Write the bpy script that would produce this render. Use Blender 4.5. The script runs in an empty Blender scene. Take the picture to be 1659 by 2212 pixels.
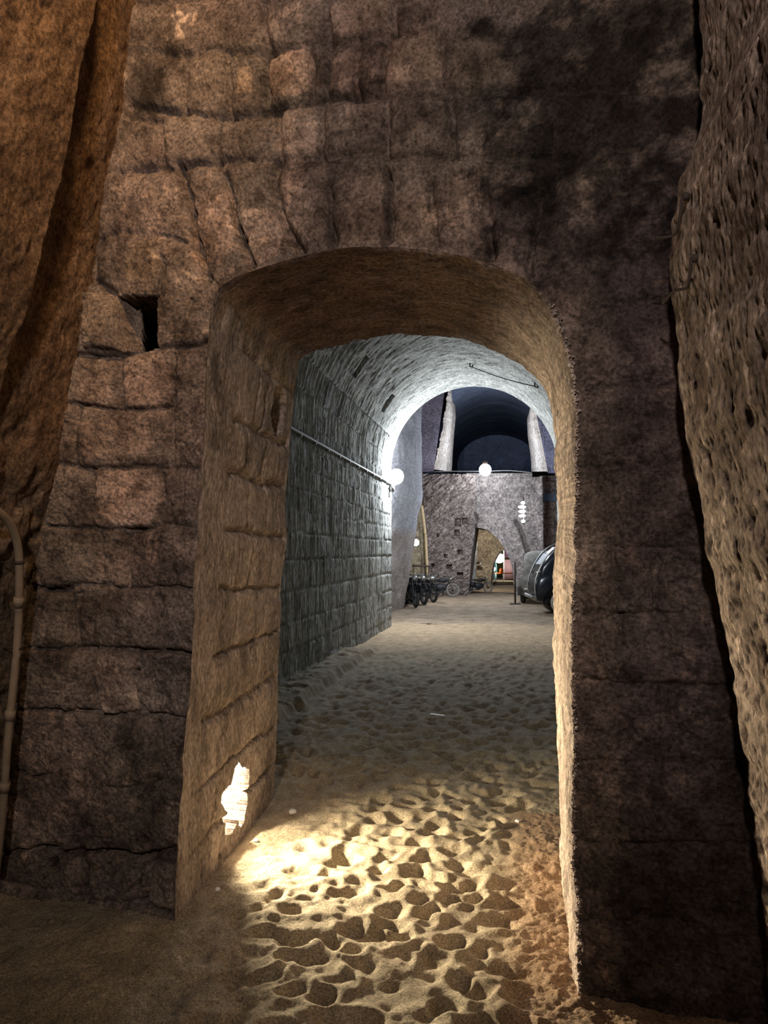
import bpy, bmesh, math, random
import numpy as np
from mathutils import Vector, Matrix
random.seed(7)
PI = math.pi
C = bpy.context.scene.collection
# ------------------------------------------------------------------ camera
F = 1660.0; CX, CY = 829.5, 1106.0; VPX, VPY = 1110.0, 1190.0
H = 1.5
pitch = math.atan((VPY-CY)/F)
nrm = math.sqrt((VPX-CX)**2+(VPY-CY)**2+F*F)
yaw = math.asin((VPX-CX)/nrm)          # camera looks left of +Y by yaw
cam_d = bpy.data.cameras.new('camera'); cam = bpy.data.objects.new('camera', cam_d); C.objects.link(cam)
cam.location = (0, 0, H)
cam.rotation_euler = (PI/2+pitch, 0, yaw)
cam_d.sensor_fit = 'VERTICAL'; cam_d.sensor_height = 24; cam_d.lens = F/2212*24
cam_d.clip_start = 0.02; cam_d.clip_end = 200
bpy.context.scene.camera = cam
RM = Matrix.Rotation(yaw, 3, 'Z') @ Matrix.Rotation(PI/2+pitch, 3, 'X')
def ray(px, py):
    d = RM @ Vector((px-CX, -(py-CY), -F)); return d
def atP(px, py, a, b):          # point on the vertical plane Y = a + b X
    d = ray(px, py); t = a/(d.y-b*d.x); return Vector((d.x*t, d.y*t, H+d.z*t))
def atY(px, py, Y): return atP(px, py, Y, 0)
def atX(px, py, X):
    d = ray(px, py); t = X/d.x; return Vector((X, d.y*t, H+d.z*t))
def atZ(px, py, Z=0.0):
    d = ray(px, py); t = (Z-H)/d.z; return Vector((d.x*t, d.y*t, Z))
# ------------------------------------------------------------------ noise (numpy)
def _hash(ix, iy, seed):
    n = (ix.astype(np.int64)*374761393 + iy.astype(np.int64)*668265263 + seed*974711) & 0xffffffff
    n = ((n ^ (n >> 13))*1274126177) & 0xffffffff
    n = (n ^ (n >> 16)) & 0xffffffff
    n = (n*2246822519) & 0xffffffff
    n = (n ^ (n >> 15)) & 0xffffffff
    return n/4294967295.0
def vn(x, y, seed=0):
    ix = np.floor(x); iy = np.floor(y); fx = x-ix; fy = y-iy
    fx = fx*fx*fx*(fx*(fx*6-15)+10); fy = fy*fy*fy*(fy*(fy*6-15)+10)
    a = _hash(ix, iy, seed); b = _hash(ix+1, iy, seed); c = _hash(ix, iy+1, seed); d = _hash(ix+1, iy+1, seed)
    return (a*(1-fx)+b*fx)*(1-fy)+(c*(1-fx)+d*fx)*fy*1.0
def fbm(x, y, seed=0, o=4, g=.5):
    s = 0; a = 1; t = 0
    for k in range(o):
        s = s+a*(vn(x*2**k+k*17.3, y*2**k-k*9.1, seed+k)*2-1); t += a; a *= g
    return s/t
def worley(x, y, seed=0, jit=.9):
    ix = np.floor(x); iy = np.floor(y)
    f1 = np.full(x.shape, 9.0); f2 = np.full(x.shape, 9.0); cid = np.zeros(x.shape)
    for dx in (-1, 0, 1):
        for dy in (-1, 0, 1):
            cx = ix+dx; cy = iy+dy
            px = cx+.5+jit*(_hash(cx, cy, seed)-.5); py = cy+.5+jit*(_hash(cx, cy, seed+91)-.5)
            d = np.hypot(px-x, py-y); h = _hash(cx, cy, seed+33)
            m = d < f1
            f2 = np.where(m, f1, np.minimum(f2, d)); cid = np.where(m, h, cid); f1 = np.where(m, d, f1)
    return f1, f2, cid
def ss(a, b, x):
    t = np.clip((x-a)/(b-a), 0, 1); return t*t*(3-2*t)
def segdist(x, y, pl):
    d = np.full(x.shape, 99.0)
    for (ax, ay), (bx, by) in zip(pl[:-1], pl[1:]):
        vx, vy = bx-ax, by-ay; L = vx*vx+vy*vy+1e-12
        t = np.clip(((x-ax)*vx+(y-ay)*vy)/L, 0, 1)
        d = np.minimum(d, np.hypot(x-ax-t*vx, y-ay-t*vy))
    return d
# ------------------------------------------------------------------ materials
def nd(nt, t, **k):
    n = nt.nodes.new(t)
    for a, b in k.items(): setattr(n, a, b)
    return n
def rock(name, c1, c2, scale=6, bump=.4, fine=60, rough=.95, stretch=(1,1,1), pits=0.0, dist=.01, spec=.15):
    m = bpy.data.materials.new(name); m.use_nodes = True; nt = m.node_tree; nt.nodes.clear()
    out = nd(nt, 'ShaderNodeOutputMaterial'); b = nd(nt, 'ShaderNodeBsdfPrincipled')
    b.inputs['Roughness'].default_value = rough; b.inputs['Specular IOR Level'].default_value = spec
    nt.links.new(b.outputs[0], out.inputs[0])
    tc = nd(nt, 'ShaderNodeTexCoord'); mp = nd(nt, 'ShaderNodeMapping'); mp.inputs['Scale'].default_value = stretch
    nt.links.new(tc.outputs['Object'], mp.inputs[0])
    n1 = nd(nt, 'ShaderNodeTexNoise'); n1.inputs['Scale'].default_value = scale; n1.inputs['Detail'].default_value = 8; n1.inputs['Roughness'].default_value = .65
    n2 = nd(nt, 'ShaderNodeTexNoise'); n2.inputs['Scale'].default_value = fine; n2.inputs['Detail'].default_value = 6; n2.inputs['Roughness'].default_value = .7
    for n in (n1, n2): nt.links.new(mp.outputs[0], n.inputs['Vector'])
    r = nd(nt, 'ShaderNodeValToRGB'); r.color_ramp.elements[0].position = .36; r.color_ramp.elements[1].position = .66
    r.color_ramp.elements[0].color = (*c1, 1); r.color_ramp.elements[1].color = (*c2, 1)
    nt.links.new(n1.outputs[0], r.inputs[0])
    r2 = nd(nt, 'ShaderNodeValToRGB'); r2.color_ramp.elements[0].position = .35; r2.color_ramp.elements[1].position = .68
    r2.color_ramp.elements[0].color = (.38, .38, .38, 1); r2.color_ramp.elements[1].color = (1.6, 1.6, 1.6, 1)
    nt.links.new(n2.outputs[0], r2.inputs[0])
    mx = nd(nt, 'ShaderNodeMix', data_type='RGBA', blend_type='MULTIPLY'); mx.inputs[0].default_value = 1
    nt.links.new(r.outputs[0], mx.inputs[6]); nt.links.new(r2.outputs[0], mx.inputs[7])
    at = nd(nt, 'ShaderNodeAttribute', attribute_name='tint')
    m2 = nd(nt, 'ShaderNodeMix', data_type='RGBA', blend_type='MULTIPLY'); m2.inputs[0].default_value = 1
    nt.links.new(mx.outputs[2], m2.inputs[6]); nt.links.new(at.outputs[0], m2.inputs[7])
    nt.links.new(m2.outputs[2], b.inputs['Base Color'])
    hsrc = n2.outputs[0]
    if pits:
        v = nd(nt, 'ShaderNodeTexVoronoi'); v.inputs['Scale'].default_value = fine*.55; nt.links.new(mp.outputs[0], v.inputs['Vector'])
        rr = nd(nt, 'ShaderNodeMapRange'); rr.inputs[1].default_value = 0; rr.inputs[2].default_value = .45; nt.links.new(v.outputs[0], rr.inputs[0])
        mm = nd(nt, 'ShaderNodeMath', operation='MULTIPLY_ADD'); mm.inputs[1].default_value = pits
        nt.links.new(rr.outputs[0], mm.inputs[0]); nt.links.new(n2.outputs[0], mm.inputs[2]); hsrc = mm.outputs[0]
    bp = nd(nt, 'ShaderNodeBump'); bp.inputs['Strength'].default_value = bump; bp.inputs['Distance'].default_value = dist
    nt.links.new(hsrc, bp.inputs['Height']); nt.links.new(bp.outputs[0], b.inputs['Normal'])
    return m
def plain(name, col, rough=.5, metal=0.0, var=.15, sc=20, spec=.4):
    m = bpy.data.materials.new(name); m.use_nodes = True; nt = m.node_tree; b = nt.nodes['Principled BSDF']
    b.inputs['Roughness'].default_value = rough; b.inputs['Metallic'].default_value = metal; b.inputs['Specular IOR Level'].default_value = spec
    n = nd(nt, 'ShaderNodeTexNoise'); n.inputs['Scale'].default_value = sc; n.inputs['Detail'].default_value = 5
    tc = nd(nt, 'ShaderNodeTexCoord'); nt.links.new(tc.outputs['Object'], n.inputs['Vector'])
    r = nd(nt, 'ShaderNodeValToRGB'); r.color_ramp.elements[0].position = .3; r.color_ramp.elements[1].position = .7
    r.color_ramp.elements[0].color = (*[c*(1-var) for c in col], 1); r.color_ramp.elements[1].color = (*[min(1, c*(1+var)) for c in col], 1)
    nt.links.new(n.outputs[0], r.inputs[0]); nt.links.new(r.outputs[0], b.inputs['Base Color'])
    return m
def emis(name, col, s):
    m = bpy.data.materials.new(name); m.use_nodes = True; nt = m.node_tree; nt.nodes.clear()
    o = nd(nt, 'ShaderNodeOutputMaterial'); e = nd(nt, 'ShaderNodeEmission'); e.inputs[0].default_value = (*col, 1); e.inputs[1].default_value = s
    nt.links.new(e.outputs[0], o.inputs[0]); return m
M = {
 'masonry': rock('masonry_tuff', (.115,.082,.062), (.30,.225,.175), 5, .75, 75, pits=.25, dist=.012),
 'jamb': rock('jamb_tuff', (.215,.170,.145), (.40,.325,.28), 6, .7, 60, pits=.2, dist=.012, stretch=(1,1,.55)),
 'rockL': rock('left_rock', (.10,.056,.03), (.205,.125,.072), 9, .8, 55, pits=.2, dist=.01),
 'rockR': rock('right_rock', (.13,.09,.068), (.33,.25,.195), 7, .9, 50, pits=.5, dist=.015, stretch=(1,1,.6)),
 'tunnel': rock('tunnel_tuff', (.22,.21,.185), (.46,.44,.38), 5, .8, 28, pits=.2, dist=.02, stretch=(1,1,.5)),
 'cavern': rock('cavern_tuff', (.17,.145,.14), (.35,.305,.285), 5, .9, 14, dist=.04),
 'smooth': rock('cavern_smooth', (.30,.30,.33), (.42,.42,.46), 2, .3, 20, dist=.02),
 'sand': rock('sand_floor', (.28,.22,.145), (.45,.365,.245), 7, .6, 130, dist=.006, pits=.15),
 'dust': rock('trodden_dust', (.23,.175,.12), (.42,.33,.23), 3, .6, 40, dist=.02),
 'iron': plain('rusty_iron', (.05,.035,.028), .8, .3),
 'pipe': plain('dusty_pipe', (.22,.165,.11), .7),
 'greypipe': plain('grey_conduit', (.16,.16,.16), .6),
 'black': plain('dusty_black', (.018,.02,.024), .5, var=.6, sc=8),
 'gloss': plain('black_paint', (.006,.008,.012), .25, var=.3, sc=5),
 'dustgrey': plain('dust_coated', (.13,.12,.105), .9, var=.4, sc=9),
 'tyre': plain('perished_rubber', (.03,.03,.032), .85),
 'tyredust': plain('dusty_rubber', (.2,.19,.17), .9),
 'darksteel': plain('grimy_steel', (.09,.09,.09), .55, .5, var=.5),
 'steel': plain('dull_steel', (.30,.30,.29), .45, .8),
 'glass': plain('dusty_glass', (.42,.47,.50), .35, var=.08),
 'darkglass': plain('dark_glass', (.03,.04,.06), .3),
 'white': plain('white_paint', (.7,.68,.64), .6),
 'orange': plain('orange_plastic', (.85,.16,.02), .5),
 'yellow': plain('ochre_plaster', (.62,.52,.22), .8),
 'maroon': plain('maroon_board', (.07,.03,.05), .7),
 'pink': plain('pink_board', (.26,.15,.16), .7),
 'cyan': plain('cyan_cloth', (.25,.6,.7), .7),
 'wood': plain('pale_wood', (.55,.42,.25), .7),
 'coolE': emis('cool_lamp', (.85,.93,1), 60), 'warmE': emis('warm_lamp', (1,.86,.6), 80), 'farE': emis('far_lamp', (1,.98,.92), 30),
}
def setprops(o, label=None, cat=None, group=None, kind=None):
    if label: o['label'] = label
    if cat: o['category'] = cat
    if group: o['group'] = group
    if kind: o['kind'] = kind
    return o
def link(name, me, mat, parent=None, smooth=True):
    o = bpy.data.objects.new(name, me); C.objects.link(o)
    if mat: me.materials.append(mat)
    if smooth and len(me.polygons): me.polygons.foreach_set('use_smooth', [True]*len(me.polygons))
    if parent: o.parent = parent
    return o
def sheet(name, P, h, mat, tint=None, flip=False, parent=None, keep=None, structure=True, Pn=None):
    """P (n,m,3) grid, h (n,m) outward height, tint (n,m,3)"""
    PN = P if Pn is None else Pn
    du = np.gradient(PN, axis=0); dv = np.gradient(PN, axis=1)
    N = np.cross(du, dv); N /= (np.linalg.norm(N, axis=2, keepdims=True)+1e-12)
    if flip: N = -N
    V = P+N*h[..., None]
    n, m = h.shape
    idx = np.arange(n*m).reshape(n, m)
    q = np.stack([idx[:-1, :-1], idx[1:, :-1], idx[1:, 1:], idx[:-1, 1:]], -1).reshape(-1, 4)
    if flip: q = q[:, ::-1]
    if keep is not None: q = q[keep[:-1, :-1].reshape(-1)]
    me = bpy.data.meshes.new(name)
    me.vertices.add(n*m); me.vertices.foreach_set('co', V.reshape(-1).astype(np.float32))
    k = len(q); me.loops.add(k*4); me.loops.foreach_set('vertex_index', q.reshape(-1).astype(np.int32))
    me.polygons.add(k); me.polygons.foreach_set('loop_start', np.arange(0, k*4, 4, dtype=np.int32)); me.polygons.foreach_set('loop_total', np.full(k, 4, dtype=np.int32))
    me.update(calc_edges=True)
    a = me.attributes.new('tint', 'FLOAT_COLOR', 'POINT')
    if tint is None: tint = np.ones((n, m, 3))
    a.data.foreach_set('color', np.concatenate([tint, np.ones((n, m, 1))], 2).reshape(-1).astype(np.float32))
    o = link(name, me, mat, parent)
    if structure and parent is None: o['kind'] = 'structure'
    return o
def g3(x): return np.stack([x, x, x], -1)
def resamp(pts, ts):
    p = np.array([list(a) for a in pts], float); d = np.r_[0, np.cumsum(np.linalg.norm(np.diff(p, axis=0), axis=1))]; d /= d[-1]
    return np.stack([np.interp(ts, d, p[:, k]) for k in range(p.shape[1])], 1)
def smooth1(p, k=3):
    for _ in range(k):
        q = p.copy(); q[1:-1] = (p[:-2]+2*p[1:-1]+p[2:])/4; p = q
    return p
# ------------------------------------------------------------------ bmesh helpers
def newbm(): return bmesh.new()
def bx(bm, c, s, rot=None, bev=0.0):
    r = bmesh.ops.create_cube(bm, size=1); vs = r['verts']
    bmesh.ops.scale(bm, vec=s, verts=vs)
    if bev:
        es = list({e for v in vs for e in v.link_edges})
        rb = bmesh.ops.bevel(bm, geom=es, offset=bev, segments=2, affect='EDGES'); vs = list({v for f in rb['faces'] for v in f.verts} | {v for v in vs if v.is_valid})
    if rot is not None: bmesh.ops.rotate(bm, matrix=rot, verts=vs)
    bmesh.ops.translate(bm, vec=c, verts=vs); return vs
def tube(bm, pts, r, seg=10, rad=None):
    pts = [Vector(p) for p in pts]; rings = []
    up = Vector((0, 0, 1))
    for i, p in enumerate(pts):
        d = (pts[min(i+1, len(pts)-1)]-pts[max(i-1, 0)]).normalized()
        a = d.cross(up)
        if a.length < .1: a = d.cross(Vector((0, 1, 0)))
        a.normalize(); b = d.cross(a).normalized(); rr = rad[i] if rad else r
        rings.append([bm.verts.new(p+(a*math.cos(2*PI*k/seg)+b*math.sin(2*PI*k/seg))*rr) for k in range(seg)])
    for A, B in zip(rings[:-1], rings[1:]):
        for k in range(seg): bm.faces.new((A[k], A[(k+1) % seg], B[(k+1) % seg], B[k]))
    bm.faces.new(rings[0][::-1]); bm.faces.new(rings[-1])
def torus(bm, c, R, r, axis='Y', n=36, m=10, sq=1.0):
    c = Vector(c); g = []
    for i in range(n):
        t = 2*PI*i/n; row = []
        for j in range(m):
            s = 2*PI*j/m; q = R+r*math.cos(s); w = r*sq*math.sin(s)
            v = {'Y': (q*math.cos(t), w, q*math.sin(t)), 'X': (w, q*math.cos(t), q*math.sin(t)), 'Z': (q*math.cos(t), q*math.sin(t), w)}[axis]
            row.append(bm.verts.new(c+Vector(v)))
        g.append(row)
    for i in range(n):
        for j in range(m): bm.faces.new((g[i][j], g[(i+1) % n][j], g[(i+1) % n][(j+1) % m], g[i][(j+1) % m]))
def disc(bm, c, R, t, axis='Y', seg=24):
    c = Vector(c); a = {'X': Vector((t/2, 0, 0)), 'Y': Vector((0, t/2, 0)), 'Z': Vector((0, 0, t/2))}[axis]
    tube(bm, [c-a, c+a], R, seg)
def ball(bm, c, s, seg=20):
    r = bmesh.ops.create_uvsphere(bm, u_segments=seg, v_segments=seg//2, radius=1); bmesh.ops.scale(bm, vec=s, verts=r['verts']); bmesh.ops.translate(bm, vec=c, verts=r['verts'])
def obj(name, bm, mat, parent=None, smooth=True):
    bmesh.ops.recalc_face_normals(bm, faces=bm.faces)
    me = bpy.data.meshes.new(name); bm.to_mesh(me); bm.free()
    o = link(name, me, mat, parent, smooth)
    return o
def thing(name, label, cat, loc=(0,0,0), rz=0, group=None):
    o = bpy.data.objects.new(name, None); C.objects.link(o); o.location = loc; o.rotation_euler = (0, 0, rz); o.empty_display_size = .1
    return setprops(o, label, cat, group)
def plight(loc, e, col, r=.05, parent=None, name='lamp_light', kind='POINT', **k):
    d = bpy.data.lights.new(name, kind); d.energy = e; d.color = col
    if kind in ('POINT', 'SPOT'): d.shadow_soft_size = r
    for a, b in k.items(): setattr(d, a, b)
    o = bpy.data.objects.new(name, d); C.objects.link(o); o.location = loc
    if parent: o.parent = parent
    return o

# ================================================================== DOOR WALL (front)
FA, FB = 2.78, -0.16           # front plane Y = FA + FB X
def fp(px, py): return atP(px, py, FA, FB)
front_px = [(375,2000),(385,1850),(398,1600),(410,1450),(422,1250),(433,1050),(441,900),(448,760),(455,680),(470,622),
 (510,598),(560,585),(620,560),(680,545),(760,534),(850,530),(940,540),(1030,560),(1105,583),(1150,610),(1180,650),(1205,700),(1228,760),(1240,830),
 (1246,900),(1245,1000),(1238,1150),(1236,1300),(1238,1450),(1236,1600),(1233,1650),(1238,1800),(1243,2000),(1250,2180)]
back_px = [(584,1760),(592,1650),(597,1500),(603,1350),(606,1250),(622,1150),(617,1090),(628,950),(635,850),(642,775),
 (668,760),(720,748),(790,732),(850,724),(900,722),(960,724),(1020,735),(1080,757),(1130,785),(1163,820),(1183,860),(1198,910),
 (1204,980),(1203,1100),(1200,1200),(1197,1300),(1197,1400),(1203,1500),(1210,1650),(1214,1750),(1213,1880)]
bl = atZ(588, 1728); br = atZ(1213, 1850)
BB = (br.y-bl.y)/(br.x-bl.x); BA = bl.y-BB*bl.x
fpts = [fp(*p) for p in front_px]; bpts = [atP(x, y, BA, BB) for x, y in back_px]
FK, FK2 = 9, 23; BK, BK2 = 9, 21
NS = (800, 520, 700)
def outline(pts, k1, k2):
    a = resamp(pts[:k1+1], np.linspace(0, 1, NS[0], endpoint=False)); b = resamp(pts[k1:k2+1], np.linspace(0, 1, NS[1], endpoint=False)); c = resamp(pts[k2:], np.linspace(0, 1, NS[2]))
    return smooth1(np.vstack([a, b, c]), 90)
FO = outline(fpts, FK, FK2); BO = outline(bpts, BK, BK2)
n = len(FO); tt = np.arange(n)
# ragged arris
tang = np.gradient(FO, axis=0); nor = np.stack([-tang[:, 2], np.zeros(n), tang[:, 0]], 1); nor /= np.linalg.norm(nor, axis=1)[:, None]
arc = np.r_[0, np.cumsum(np.linalg.norm(np.diff(FO, axis=0), axis=1))]
rightmask = ss(NS[0]+200, NS[0]+420, tt.astype(float))
jit = .010*fbm(arc*5, arc*0, 3, 3)+(.003+.007*rightmask)*fbm(arc*25, arc*0+4, 5, 6, .95)
FOj = FO+nor*jit[:, None]
arcb = np.r_[0, np.cumsum(np.linalg.norm(np.diff(BO, axis=0), axis=1))]
tb = np.gradient(BO, axis=0); nb = np.stack([-tb[:, 2], np.zeros(n), tb[:, 0]], 1); nb /= np.linalg.norm(nb, axis=1)[:, None]
BOj = BO+nb*((.016*fbm(arcb*3.2, arcb*0, 13, 3)+.006*fbm(arcb*22, arcb*0, 15, 3))[:, None])
# front face: radial grid from the opening outwards
x0, x1, z1 = -3.4, 2.6, 6.2
def outer(k):
    P = FO[k]
    return None
LT = fpts[FK]; RT = fpts[FK2]
oa = resamp([(x0, -.15), (x0, LT.z+.3)], np.linspace(0, 1, NS[0], endpoint=False))
ob = resamp([(x0, LT.z+.3), (x0, z1), (x1, z1), (x1, RT.z+.3)], np.linspace(0, 1, NS[1], endpoint=False))
oc = resamp([(x1, RT.z+.3), (x1, -.15)], np.linspace(0, 1, NS[2]))
OO = smooth1(np.vstack([oa, ob, oc]), 60)
rows = 300
s = (np.linspace(0, 1, rows)**1.35)
inner = np.stack([FOj[:, 0], FOj[:, 2]], 1)
XZ = inner[:, None, :]*(1-s)[None, :, None]+OO[:, None, :]*s[None, :, None]
X = XZ[..., 0]; Z = XZ[..., 1]
P = np.stack([X, FA+FB*X, Z], -1)
def FQ(pl): return [(q.x, q.z) for q in (fp(*p) for p in pl)]
wx = X+.020*fbm(X*5, Z*5, 21, 3)+.006*fbm(X*30, Z*30, 23, 2); wz = Z+.020*fbm(X*5+9, Z*5, 22, 3)+.006*fbm(X*30+3, Z*30, 24, 2)
joints = [ # (polyline px, width m, depth m)
 ([(165,765),(250,765),(340,748),(450,738)],.010,.03), ([(150,870),(250,885),(300,880),(365,875),(375,848)],.007,.02),
 ([(130,1003),(200,1008),(300,1008),(440,1010)],.010,.018), ([(100,1135),(200,1140),(290,1140),(430,1142)],.007,.018),
 ([(75,1265),(160,1265),(260,1268),(425,1275)],.006,.02), ([(65,1398),(150,1400),(290,1402),(415,1412)],.007,.022),
 ([(40,1535),(180,1540),(230,1545),(290,1540),(400,1555)],.006,.018), ([(30,1670),(60,1680),(110,1672)],.006,.014),
 ([(0,1845),(90,1835),(150,1850),(230,1840),(300,1855),(382,1838)],.010,.025), ([(-60,1895),(0,1905),(110,1935),(180,1945),(290,1960),(375,1970)],.012,.02),
 ([(253,770),(255,880)],.008,.018), ([(372,760),(372,850)],.006,.012), ([(168,880),(160,1000)],.006,.01), ([(365,885),(372,1005)],.007,.008),
 ([(195,1015),(198,1100),(205,1135)],.008,.016), ([(348,1020),(352,1110)],.007,.014), ([(392,1020),(388,1140)],.006,.012),
 ([(277,1150),(275,1260)],.008,.018), ([(222,1160),(215,1265)],.005,.008), ([(75,1275),(68,1395)],.006,.02), ([(100,1268),(150,1275),(156,1300),(150,1395)],.007,.022),
 ([(172,1290),(166,1395)],.006,.01), ([(345,1290),(345,1400)],.008,.018), ([(196,1405),(193,1450),(215,1545)],.008,.02), ([(288,1450),(286,1500),(305,1535)],.008,.018),
 ([(120,1545),(118,1660)],.006,.014), ([(330,1570),(338,1640),(350,1665)],.009,.02), ([(162,1700),(158,1830)],.007,.014), ([(240,1700),(330,1695),(390,1700)],.008,.008),
 ([(112,1865),(114,1935)],.009,.03), ([(168,1855),(170,1945)],.008,.03), ([(285,1860),(286,1955)],.014,.016), ([(305,1960),(312,1880),(330,1850)],.008,.02),
 ([(210,515),(195,600),(240,632)],.010,.02), ([(205,510),(300,505),(400,520)],.010,.012), ([(340,640),(352,600),(350,560)],.006,.012),
 ([(280,228),(460,250),(600,232),(700,210),(900,190),(1100,200),(1400,190)],.014,.022), ([(250,372),(420,347),(600,345),(720,335),(1050,330),(1250,340)],.012,.02),
 ([(300,110),(560,105),(700,85),(860,72),(1100,75)],.014,.02), ([(290,0),(560,-10),(900,-30)],.014,.02),
 ([(380,345),(408,450),(445,605)],.007,.034), ([(478,380),(505,480),(535,575)],.007,.034), ([(590,350),(604,480),(640,545)],.012,.028), ([(700,400),(715,535)],.010,.024),
 ([(830,370),(832,440),(830,525)],.006,.034), ([(925,400),(942,530)],.010,.018), ([(1045,400),(1060,550)],.010,.02), ([(1165,420),(1140,590)],.01,.014),
 ([(560,115),(572,205)],.010,.02), ([(668,115),(668,205)],.008,.02), ([(710,100),(705,200)],.006,.016), ([(775,95),(772,195)],.008,.018), ([(830,90),(822,190)],.008,.016), ([(955,80),(950,185)],.008,.018),
 ([(400,120),(395,240)],.008,.014), ([(490,110),(490,240)],.007,.014), ([(600,235),(600,345)],.008,.016), ([(695,220),(690,335)],.008,.02), ([(830,210),(830,335)],.008,.016), ([(970,200),(975,330)],.008,.016), ([(470,255),(460,345)],.007,.012),
 ([(280,250),(345,260),(350,345)],.007,.012), ([(850,0),(848,70)],.010,.02), ([(708,0),(706,80)],.008,.018), ([(560,0),(570,100)],.008,.014),
 ([(1250,842),(1330,835),(1450,832)],.014,.012), ([(1250,1010),(1450,1000)],.010,.008), ([(1245,1180),(1500,1180)],.010,.01), ([(1240,1325),(1540,1330)],.010,.008), ([(1240,1475),(1580,1482)],.010,.012), ([(1240,1640),(1600,1645)],.010,.008),
 ([(1240,1820),(1620,1830)],.010,.01), ([(1290,845),(1290,1010)],.009,.010), ([(1375,850),(1380,1000)],.009,.008), ([(1340,1010),(1340,1180)],.009,.01), ([(1420,1200),(1420,1330)],.008,.01), ([(1330,1190),(1325,1330)],.008,.008),
 ([(1220,470),(1460,460)],.012,.01), ([(1330,650),(1450,640)],.012,.01), ([(1340,1330),(1350,1480)],.009,.008), ([(1450,1480),(1455,1640)],.009,.008),
]
h = np.zeros(X.shape)
for pl, w, dp in joints:
    if abs(pl[0][0]-pl[-1][0]) < abs(pl[0][1]-pl[-1][1]): w, dp = w*1.35+.001, dp*1.6
    q = FQ(pl); d = segdist(wx, wz, q); ww = w*(.6+.8*vn(wx*14, wz*14, 31))
    h = h-1.5*dp*np.exp(-(d/(ww*.9+.0025))**2)*(.3+1.0*vn(wx*7, wz*7, 35))-.35*dp*np.exp(-(d/(ww*3.5))**2)
rough = fbm(wx*9, wz*9, 41, 5, .6); fine = fbm(wx*45, wz*45, 45, 3, .6)
h = h+.014*rough+.007*fine+.012*fbm(X*2.2, Z*2.2, 47, 2)
# vertical chisel scars on some stones
sc = np.clip(fbm(wx*2.3, wz*2.3, 51, 2)*2.2, 0, 1); h = h-.005*sc*np.abs(fbm(wx*40+wz*8, wz*9, 53, 2))
def blob(px, py, rx, ry, pw=4, nz=.25, seed=0, lo=.80, hi=1.10):
    c = fp(px, py); e = fp(px+rx, py); g = fp(px, py-ry)
    ax = abs(e.x-c.x); az = abs(g.z-c.z)
    d = (np.abs(wx-c.x)/ax)**pw+(np.abs(wz-c.z)/az)**pw
    d = d**(1/pw)+nz*fbm(wx*9, wz*9, 61+seed, 6, .65)
    return 1-ss(lo, hi, d)
tint = np.ones(X.shape+(3,))
def paint(mask, col, amt=1.0):
    global tint
    m = (mask*amt)[..., None]; tint = tint*(1-m)+tint*np.array(col)*m
# overall tone variation and lime blotches
tint = tint*g3(1+.22*fbm(wx*3, wz*3, 71, 4))*np.stack([1+.07*fbm(X*2, Z*2, 72, 2), np.ones_like(X), 1-.07*fbm(X*2, Z*2, 73, 2)], -1)
lime = ss(.10, .38, fbm(wx*6, wz*6, 75, 6, .75))*ss(-.15, .3, fbm(X*1.4, Z*1.4, 76, 2)); paint(lime, (2.0, 1.9, 1.85), .6)
grime = ss(.05, .45, fbm(wx*5+7, wz*5, 78, 6, .75)); paint(grime, (.40, .38, .37), .75)
fk = ss(.16, .34, fbm(wx*24, wz*24, 771, 4, .8))*ss(-.2, .25, fbm(wx*3, wz*3, 772, 3)); paint(fk, (1.9, 1.8, 1.65), .7)
fd = ss(.14, .34, fbm(wx*20+5, wz*26, 773, 4, .8)); paint(fd, (.42, .40, .38), .7)
tint = tint*np.array((.90, .90, .92))
bk = ss(-.1, .45, fbm(wx*1.7+3, wz*1.7, 775, 5, .65)); paint(bk, (.55, .54, .55), .8)
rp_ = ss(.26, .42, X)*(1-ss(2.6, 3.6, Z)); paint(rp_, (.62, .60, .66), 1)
for k, (px, py, rx, ry, col) in enumerate([
 (618,155,50,50,(2.2,1.75,1.35)), (742,150,35,48,(1.5,1.3,1.2)), (890,125,68,58,(1.45,1.35,1.15)), (780,25,68,38,(1.6,1.45,1.25)), (1040,120,62,66,(1.25,1.2,1.0)),
 (272,1072,74,62,(1.95,1.75,1.6)), (245,1475,50,68,(1.5,1.38,1.3)), (640,280,52,55,(1.45,1.3,1.2)), (655,440,52,90,(1.35,1.25,1.15)), (770,450,52,80,(1.3,1.2,1.15)),
 (460,490,45,85,(1.5,1.3,1.2)), (562,512,45,62,(1.6,1.4,1.3)), (205,822,38,50,(1.35,1.2,1.1)), (312,820,55,55,(1.35,1.2,1.1)), (213,690,34,60,(1.35,1.2,1.0)),
 (524,170,16,30,(2,1.7,1.2)), (1320,380,80,55,(1.6,1.6,1.4)), (400,1800,80,50,(1.2,1.2,1.2)), (342,1915,35,48,(1.35,1.35,1.3)), (142,1900,22,42,(1.5,1.4,1.4)),
 (250,940,80,45,(1.4,1.25,1.15)), (250,1215,50,45,(1.3,1.2,1.15)), (310,560,40,45,(1.3,1.25,1.0)), (890,470,50,60,(1.25,1.2,1.1)),(1000,440,40,70,(1.2,1.15,1.1))]):
    cm = sum(col)/3; col = tuple(.5*c+.5*cm for c in col)
    col = tuple((.65*c+.35*sum(col)/3)**1.45 for c in col)
    paint(blob(px, py, rx, ry, 5, .22, k, .86, 1.04), col, .95)
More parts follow.
